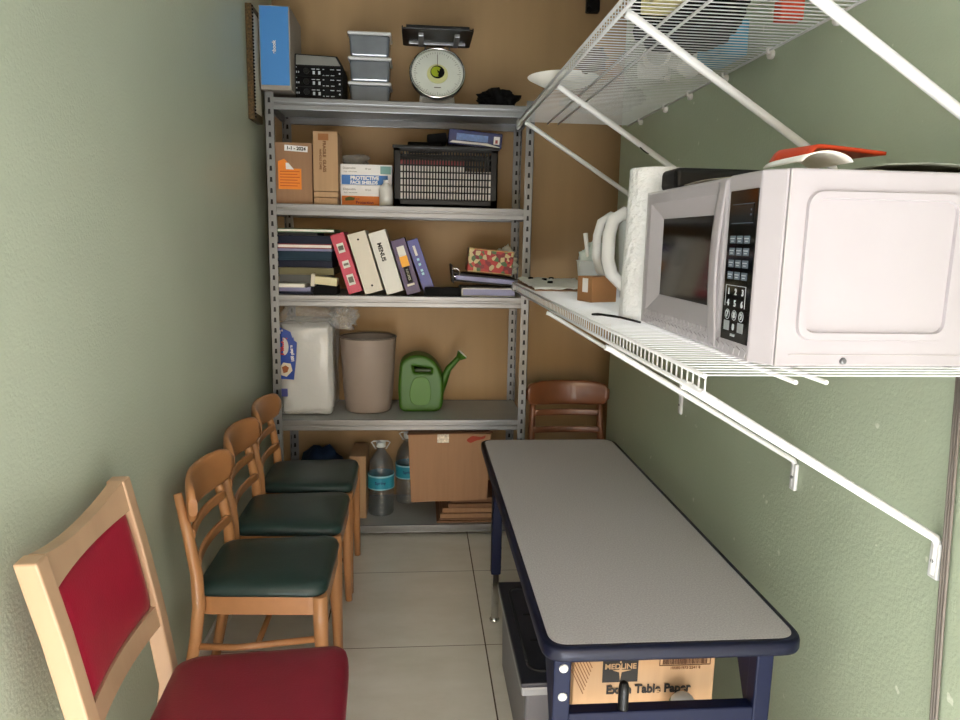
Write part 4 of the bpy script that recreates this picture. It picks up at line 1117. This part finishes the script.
# embossed side panel
sp = rounded([(0.607, 1.348), (0.872, 1.348), (0.872, 1.586), (0.607, 1.586)], 0.028, 6)
ip = rounded([(0.622, 1.362), (0.857, 1.362), (0.857, 1.572), (0.622, 1.572)], 0.020, 6)
m = MB(); tb = bmesh.new()
n = len(sp)
A = [tb.verts.new((x, MY0 + 0.001, z)) for x, z in sp]; B = [tb.verts.new((x, MY0 - 0.006, z)) for x, z in [((a[0] - 0.7395) * 0.985 + 0.7395, (a[1] - 1.466) * 0.985 + 1.466) for a in sp]]
C2 = [tb.verts.new((x, MY0 - 0.006, z)) for x, z in [((a[0] - 0.7395) * 1.015 + 0.7395, (a[1] - 1.466) * 1.015 + 1.466) for a in ip]]; D2 = [tb.verts.new((x, MY0 - 0.0005, z)) for x, z in ip]
for P, Q in ((A, B), (B, C2), (C2, D2)):
    for k in range(n): tb.faces.new((P[k], P[(k + 1) % n], Q[(k + 1) % n], Q[k]))
tb.faces.new(D2)
bmesh.ops.recalc_face_normals(tb, faces=tb.faces); m._add(tb); m.build('side_panel', MWHITE, t)
m = MB(); m.box(0.5775, 0.5795, MY0 - 0.0012, MY0 + 0.002, MZ0, MZ1 - 0.004); m.box(0.600, 0.950, MY0 - 0.001, MY0 + 0.002, 1.3235, 1.325); m.build('seam', mat('pale seam', (178, 174, 176), 0.5), t)
m = MB(); m.lathe([(0.006, 0), (0.005, 0.003), (0.002, 0.004)], (0.694, MY0, 1.314), 12, RX(PI / 2)); m.build('screw', STEEL, t)
for (x, y) in ((0.64, 1.16), (0.92, 1.16), (0.64, 1.69), (0.92, 1.69)):
    m = MB(); m.lathe([(0.012, 0), (0.012, 0.011)], (x, y, ZLO + 0.002), 12); m.build('foot', BLACKM, t)

# things on the microwave
m = MB(); m.box(0.580, 0.80, 1.62, 1.725, MZ1 + 0.001, MZ1 + 0.050, 0.012, 3); tag(m.build('case', BLACK, None, (0.73, 1.68, MZ1 + 0.001)), 'long black case lying on top of the microwave at the back', 'case')
def film(u, v):
    x = 0.585 + 0.35 * u; y = 1.13 + 0.45 * v
    z = MZ1 + 0.002 + 0.007 * abs(noise.noise(Vector((u * 6, v * 7, 1)))) * min(1, 5 * u) + 0.018 * math.exp(-((u - .3) ** 2 + (v - .8) ** 2) * 9)
    return (x, y, z)
m = MB(); m.grid(film, 24, 24, 0.0015); tag(m.build('plastic_bag', mat('cloudy plastic bag', (214, 206, 186), 0.25, alpha=0.75, bump=0.4, bscale=30), None, (0.76, 1.35, MZ1 + 0.004)), 'flattened cloudy plastic bag spread over the microwave top', 'plastic bag')
def booklet(u, v):
    x = 0.690 + 0.150 * u; y = 1.265 + 0.14 * v
    rise = min(1.0, u / 0.15)
    return (x, y, MZ1 + 0.036 + 0.024 * rise * (2 - rise) - 0.012 * max(0.0, u - 0.15) ** 1.2 + 0.006 * v)
m = MB(); m.grid(booklet, 16, 8, 0.006); tag(m.build('booklet', REDOR, None, (0.74, 1.27, MZ1 + 0.045)), 'orange red booklet on the papers over the microwave', 'booklet')
def arch(u, v):
    x = 0.600 + 0.085 * u; y = 1.112 + 0.13 * v
    return (x, y, MZ1 + 0.013 + 0.016 * max(0.0, math.sin(PI * u)) ** 0.6)
m = MB(); m.grid(arch, 18, 6, 0.002); tag(m.build('paper', PAPER, None, (0.7, 1.2, MZ1 + 0.004)), 'bent white sheet of paper under the orange red booklet', 'paper')
m = MB(); m.grid(lambda u, v: (0.745 + 0.20 * u, 1.115 + 0.25 * v, MZ1 + 0.0125 + 0.004 * math.sin(PI * u) * (0.5 + 0.5 * math.sin(5 * u + 2 * v))), 16, 10, 0.002); tag(m.build('paper', mat('grey green leaflet', (132, 136, 124), 0.6, var=0.4, scale=25), None, (0.85, 1.24, MZ1 + 0.004)), 'grey leaflet lying loose at the right of the microwave top', 'paper')

# tall paper roll
t = thing('paper_roll', 'tall white roll of embossed paper standing behind the microwave', 'paper roll', (0.618, 1.845, ZLO))
m = MB(); m.lathe([(0.084, 0.0), (0.086, 0.004), (0.076, 0.385), (0.074, 0.388), (0.022, 0.388), (0.022, 0.38)], (0.618, 1.845, ZLO + 0.003), 40); m.build('roll_body', mat('embossed white paper', (226, 226, 228), 0.85, var=0.02, bump=0.9, bscale=55), t)
m = MB(); m.lathe([(0.021, 0.0), (0.021, 0.386)], (0.618, 1.845, ZLO + 0.003), 20); m.build('core', CARD, t)
m = MB(); m.torus((0.758, 2.44, 1.806), 0.018, 0.0022, RY(0.6) @ RX(0.4)); tag(m.build('ring', BLACK, None, (0.758, 2.44, 1.8)), 'small black ring hooked on a brace of the upper wire shelf', 'ring')

# pitchers, tub, box and tray beyond the roll
def pitcher(x, y, label, hr=0.017):
    t = thing('pitcher', label, 'pitcher', (x, y, ZLO), 'white pitchers on the lower wire shelf')
    m = MB(); m.lathe([(0.060, 0.0), (0.064, 0.004), (0.078, 0.24), (0.080, 0.29), (0.077, 0.29), (0.074, 0.24), (0.060, 0.01)], (x, y, ZLO + 0.003), 32); m.build('pitcher_body', FROST, t)
    m = MB(); m.lathe([(0.079, 0.285), (0.082, 0.288), (0.082, 0.305), (0.070, 0.312)], (x, y, ZLO + 0.003), 32); m.build('lid', WHITE, t)
    m = MB(); m.tube([(x - 0.070, y - 0.01, ZLO + 0.285), (x - 0.115, y - 0.014, ZLO + 0.295), (x - 0.150, y - 0.018, ZLO + 0.272), (x - 0.162, y - 0.02, ZLO + 0.225), (x - 0.162, y - 0.02, ZLO + 0.150), (x - 0.148, y - 0.018, ZLO + 0.105), (x - 0.110, y - 0.014, ZLO + 0.070), (x - 0.064, y - 0.01, ZLO + 0.060)], hr, 14, flat=(0.9, 1.0)); m.build('handle', WHITE, t)
pitcher(0.760, 2.26, 'white handled pitcher right behind the tall paper roll', 0.023)
pitcher(0.790, 2.53, 'second white pitcher, partly hidden behind the other pitcher')
t = thing('plastic_tub', 'frosted plastic tub stuffed with white bags and a spoon on the lower wire shelf', 'tub', (0.66, 2.78, ZLO))
m = MB(); m.lathe([(0.052, 0.0), (0.056, 0.004), (0.072, 0.125), (0.075, 0.128), (0.072, 0.13), (0.069, 0.124), (0.052, 0.01)], (0.685, 2.75, ZLO + 0.003), 28); m.build('tub_body', FROST, t)
lump('bag_bundle', (0.685, 2.75, ZLO + 0.05), (0.062, 0.06, 0.15), mat('white plastic bag', (214, 222, 218), 0.5), parent=t, seed=21, amp=0.3)
m = MB(); m.tube([(0.650, 2.72, ZLO + 0.12), (0.632, 2.71, ZLO + 0.235)], [0.006, 0.009], 10); m.build('spoon_handle', WHITE, t)
t = thing('box', 'small brown cardboard box with white label on the lower wire shelf', 'box', (0.59, 2.22, ZLO))
m = MB(); m.M = Matrix.Translation((0.610, 2.41, 0)) @ RZ(0.35); m.box(-0.05, 0.05, -0.045, 0.045, ZLO + 0.003, ZLO + 0.088, 0.002); m.build('carton', mat('orange brown card', (158, 112, 72), 0.7), t)
m = MB(); m.M = Matrix.Translation((0.610, 2.41, 0)) @ RZ(0.35); m.box(-0.0515, -0.05, -0.02, 0.012, ZLO + 0.035, ZLO + 0.082); m.build('white_label', WHITE, t)
t = thing('paper_tray', 'flat white paper lined tray at the far end of the lower wire shelf', 'tray', (0.62, 3.05, ZLO))
m = MB(); m.box(0.470, 0.74, 2.86, 3.385, ZLO + 0.003, ZLO + 0.008, 0.001); m.build('board', CARD, t)
m = MB(); m.grid(lambda u, v: (0.468 + 0.275 * u, 2.855 + 0.53 * v, ZLO + 0.012 + 0.020 * abs(noise.noise(Vector((u * 5, v * 9, 2)))) + 0.012 * v), 12, 20, 0.003); m.build('paper_liner', PAPER, t)
for (x, y) in ((0.52, 3.30), (0.57, 3.22), (0.62, 3.32), (0.56, 3.02)):
    m = MB(); m.lathe([(0.012, 0), (0.012, 0.008), (0.008, 0.010)], (x, y, ZLO + 0.026), 10); m.build('black_dot', BLACKM, t)
m = MB()
m.tube([(0.475, 1.96, ZLO + 0.006), (0.51, 1.99, ZLO + 0.012), (0.55, 1.96, ZLO + 0.006), (0.575, 1.90 - 0.14, ZLO + 0.006)], 0.003, 6)
m.tube([(0.475, 1.96, ZLO + 0.006), (0.505, 1.90, ZLO + 0.006), (0.545, 1.80, ZLO + 0.006)], 0.003, 6)
m.bm.free()
m = MB(); m.tube([(0.56, 1.755, ZLO + 0.006), (0.53, 1.83, ZLO + 0.010), (0.49, 1.875, ZLO + 0.012), (0.472, 1.90, ZLO + 0.010), (0.49, 1.915, ZLO + 0.010), (0.53, 1.90, ZLO + 0.006), (0.553, 1.82, ZLO + 0.005)], 0.003, 8); tag(m.build('cord', BLACK, None, (0.51, 1.85, ZLO)), 'thin black cord looped at the foot of the paper roll', 'cord')

# ------------------------------------------------------------------ things on the upper wire shelf
ZT = ZU + 0.004
t = thing('foam_plate', 'white foam plate overhanging the far front edge of the upper wire shelf', 'plate', (0.50, 2.66, ZT))
m = MB(); m.lathe([(0.075, 0.0), (0.085, 0.004), (0.125, 0.024), (0.128, 0.027), (0.120, 0.027), (0.085, 0.008), (0.02, 0.005)], (0.508, 2.62, ZT), 36); m.build('plate_body', PAPER, t)
def cluster(name, items):
    for (c, s, mt, seed, amp, lab, cat) in items:
        lump(name, c, s, mt, seed=seed, amp=amp, label=lab, cat=cat)
lump('plastic_bag', (0.765, 2.46, ZT), (0.085, 0.15, 0.12), CLEARB, seed=31, amp=0.25, label='clear plastic bag of white cups on the upper wire shelf', cat='plastic bag')
for k, (x, y, lab) in enumerate(((0.74, 2.40, 'white foam cup lying at the front of the clear bag on the upper wire shelf'), (0.75, 2.53, 'white foam cup in the middle of the clear bag on the upper wire shelf'), (0.815, 2.37, 'white foam cup near the wall inside the clear bag on the upper wire shelf'))):
    m = MB(); m.lathe([(0.026, 0.0), (0.040, 0.10), (0.043, 0.104), (0.038, 0.102), (0.024, 0.006)], (x, y, ZT + 0.044), 20, RZ(k * 1.1) @ RX(PI / 2)); tag(m.build('foam_cup', PAPER, None, (x, y, ZT)), lab, 'cup', 'foam cups on the upper wire shelf')
lump('plastic_bag', (0.76, 3.04, ZT), (0.15, 0.20, 0.10), CLEARB, seed=33, amp=0.22, label='flat clear plastic bag at the far end of the upper wire shelf', cat='plastic bag')
lump('fabric_bag', (0.72, 1.98, ZT), (0.135, 0.22, 0.17), BLACKM, seed=35, amp=0.18, label='black fabric bag in the middle of the upper wire shelf', cat='bag')
m = MB(); m.box(0.865, 0.950, 2.12, 2.30, ZT + 0.001, ZT + 0.10, 0.006); tag(m.build('napkin_packet', mat('turquoise packet', (70, 150, 186), 0.4, var=0.2, scale=20), None, (0.90, 2.21, ZT)), 'turquoise packet beside the wall on the upper wire shelf', 'packet')
m = MB(); m.box(0.87, 0.93, 1.775, 1.815, ZT + 0.001, ZT + 0.05, 0.004); tag(m.build('packet', REDOR, None, (0.9, 1.8, ZT)), 'small orange red packet beside the wall on the upper wire shelf', 'packet')
lump('cloth_bundle', (0.74, 1.52, ZT), (0.09, 0.10, 0.16), mat('pale grey cloth', (176, 176, 174), 0.8, var=0.1), seed=37, amp=0.25, label='pale grey cloth bundle nearest the camera on the upper wire shelf', cat='cloth')
m = MB(); m.box(0.53, 0.605, 1.60, 1.80, ZT + 0.001, ZT + 0.06, 0.004); tag(m.build('packet', mat('pale yellow packet', (206, 196, 140), 0.5, var=0.2, scale=40), None, (0.6, 1.7, ZT)), 'pale yellow packet at the front of the upper wire shelf', 'packet')
lump('bag', (0.545, 2.36, ZT), (0.045, 0.08, 0.06), mat('brown paper', (92, 80, 70), 0.8), seed=39, amp=0.2, label='dark brown bag behind the front lip of the upper wire shelf', cat='bag')

# ------------------------------------------------------------------ cable on the right wall
t = thing('cable', 'grey brown cable strands hanging down the right wall behind the microwave', 'cable', (0.97, 1.16, 0.1))
for d in (-0.0065, 0.0, 0.0065):
    m = MB(); m.tube([(0.972, 1.183 + d, 1.275), (0.972, 1.170 + d, 1.08), (0.972, 1.150 + d, 0.80), (0.972, 1.125 + d, 0.50), (0.972, 1.11 + d, 0.05)], 0.003, 6)
    m.build('strand', GREYCAB, t)

# ------------------------------------------------------------------ daylight
w = bpy.data.worlds.new('sky'); scene.world = w; w.use_nodes = True
nt = w.node_tree
bg = nt.nodes['Background']
sky = nt.nodes.new('ShaderNodeTexSky'); sky.sky_type = 'NISHITA'; sky.sun_disc = False
sky.sun_elevation = math.radians(28); sky.sun_rotation = math.radians(180); sky.air_density = 1.0; sky.dust_density = 2.0
nt.links.new(sky.outputs['Color'], bg.inputs['Color'])
bg.inputs['Strength'].default_value = 0.24
su_ = bpy.data.lights.new('sun', 'SUN'); su_.energy = 22.0; su_.angle = math.radians(0.6); su_.color = (0.89, 0.945, 1.0)
so = bpy.data.objects.new('sun', su_); COL.objects.link(so)
so.rotation_euler = Vector((0.06, math.cos(math.radians(28)), -math.sin(math.radians(28)))).to_track_quat('-Z', 'Y').to_euler()
po = bpy.data.lights.new('door_daylight', 'AREA'); po.shape = 'RECTANGLE'; po.size = 2.4; po.size_y = 1.98
po.cycles.is_portal = True
oo = bpy.data.objects.new('door_daylight', po); COL.objects.link(oo); oo.location = (0.1, YO - 0.02, 0.99); oo.rotation_euler = (PI / 2, 0, 0)

# ------------------------------------------------------------------ camera
cam = bpy.data.cameras.new('camera'); cam.sensor_width = 36; cam.lens = 714.0 / 960 * 36; cam.clip_start = 0.02
co = bpy.data.objects.new('camera', cam); COL.objects.link(co); scene.camera = co
pitch, yaw, roll = 0.168014, 0.0881055, 0.0199546
fw = Vector((math.sin(yaw) * math.cos(pitch), math.cos(yaw) * math.cos(pitch), -math.sin(pitch)))
rt = Vector((math.cos(yaw), -math.sin(yaw), 0)); upv = rt.cross(fw)
rt2 = math.cos(roll) * rt + math.sin(roll) * upv; up2 = -math.sin(roll) * rt + math.cos(roll) * upv
co.matrix_world = Matrix(((rt2.x, up2.x, -fw.x, 0), (rt2.y, up2.y, -fw.y, 0), (rt2.z, up2.z, -fw.z, 1.5), (0, 0, 0, 1)))

for o in list(scene.objects):
    if '_o' in o.keys(): del o['_o']
vs = scene.view_settings
vs.view_transform = 'Standard'; vs.look = 'None'; vs.gamma = 1.0; vs.use_curve_mapping = False
vs.exposure = 0.98
cy = scene.cycles
cy.use_denoising = True
cy.max_bounces = 10; cy.diffuse_bounces = 7; cy.transparent_max_bounces = 24; cy.caustics_reflective = True; cy.caustics_refractive = False
cy.sample_clamp_indirect = 8.0
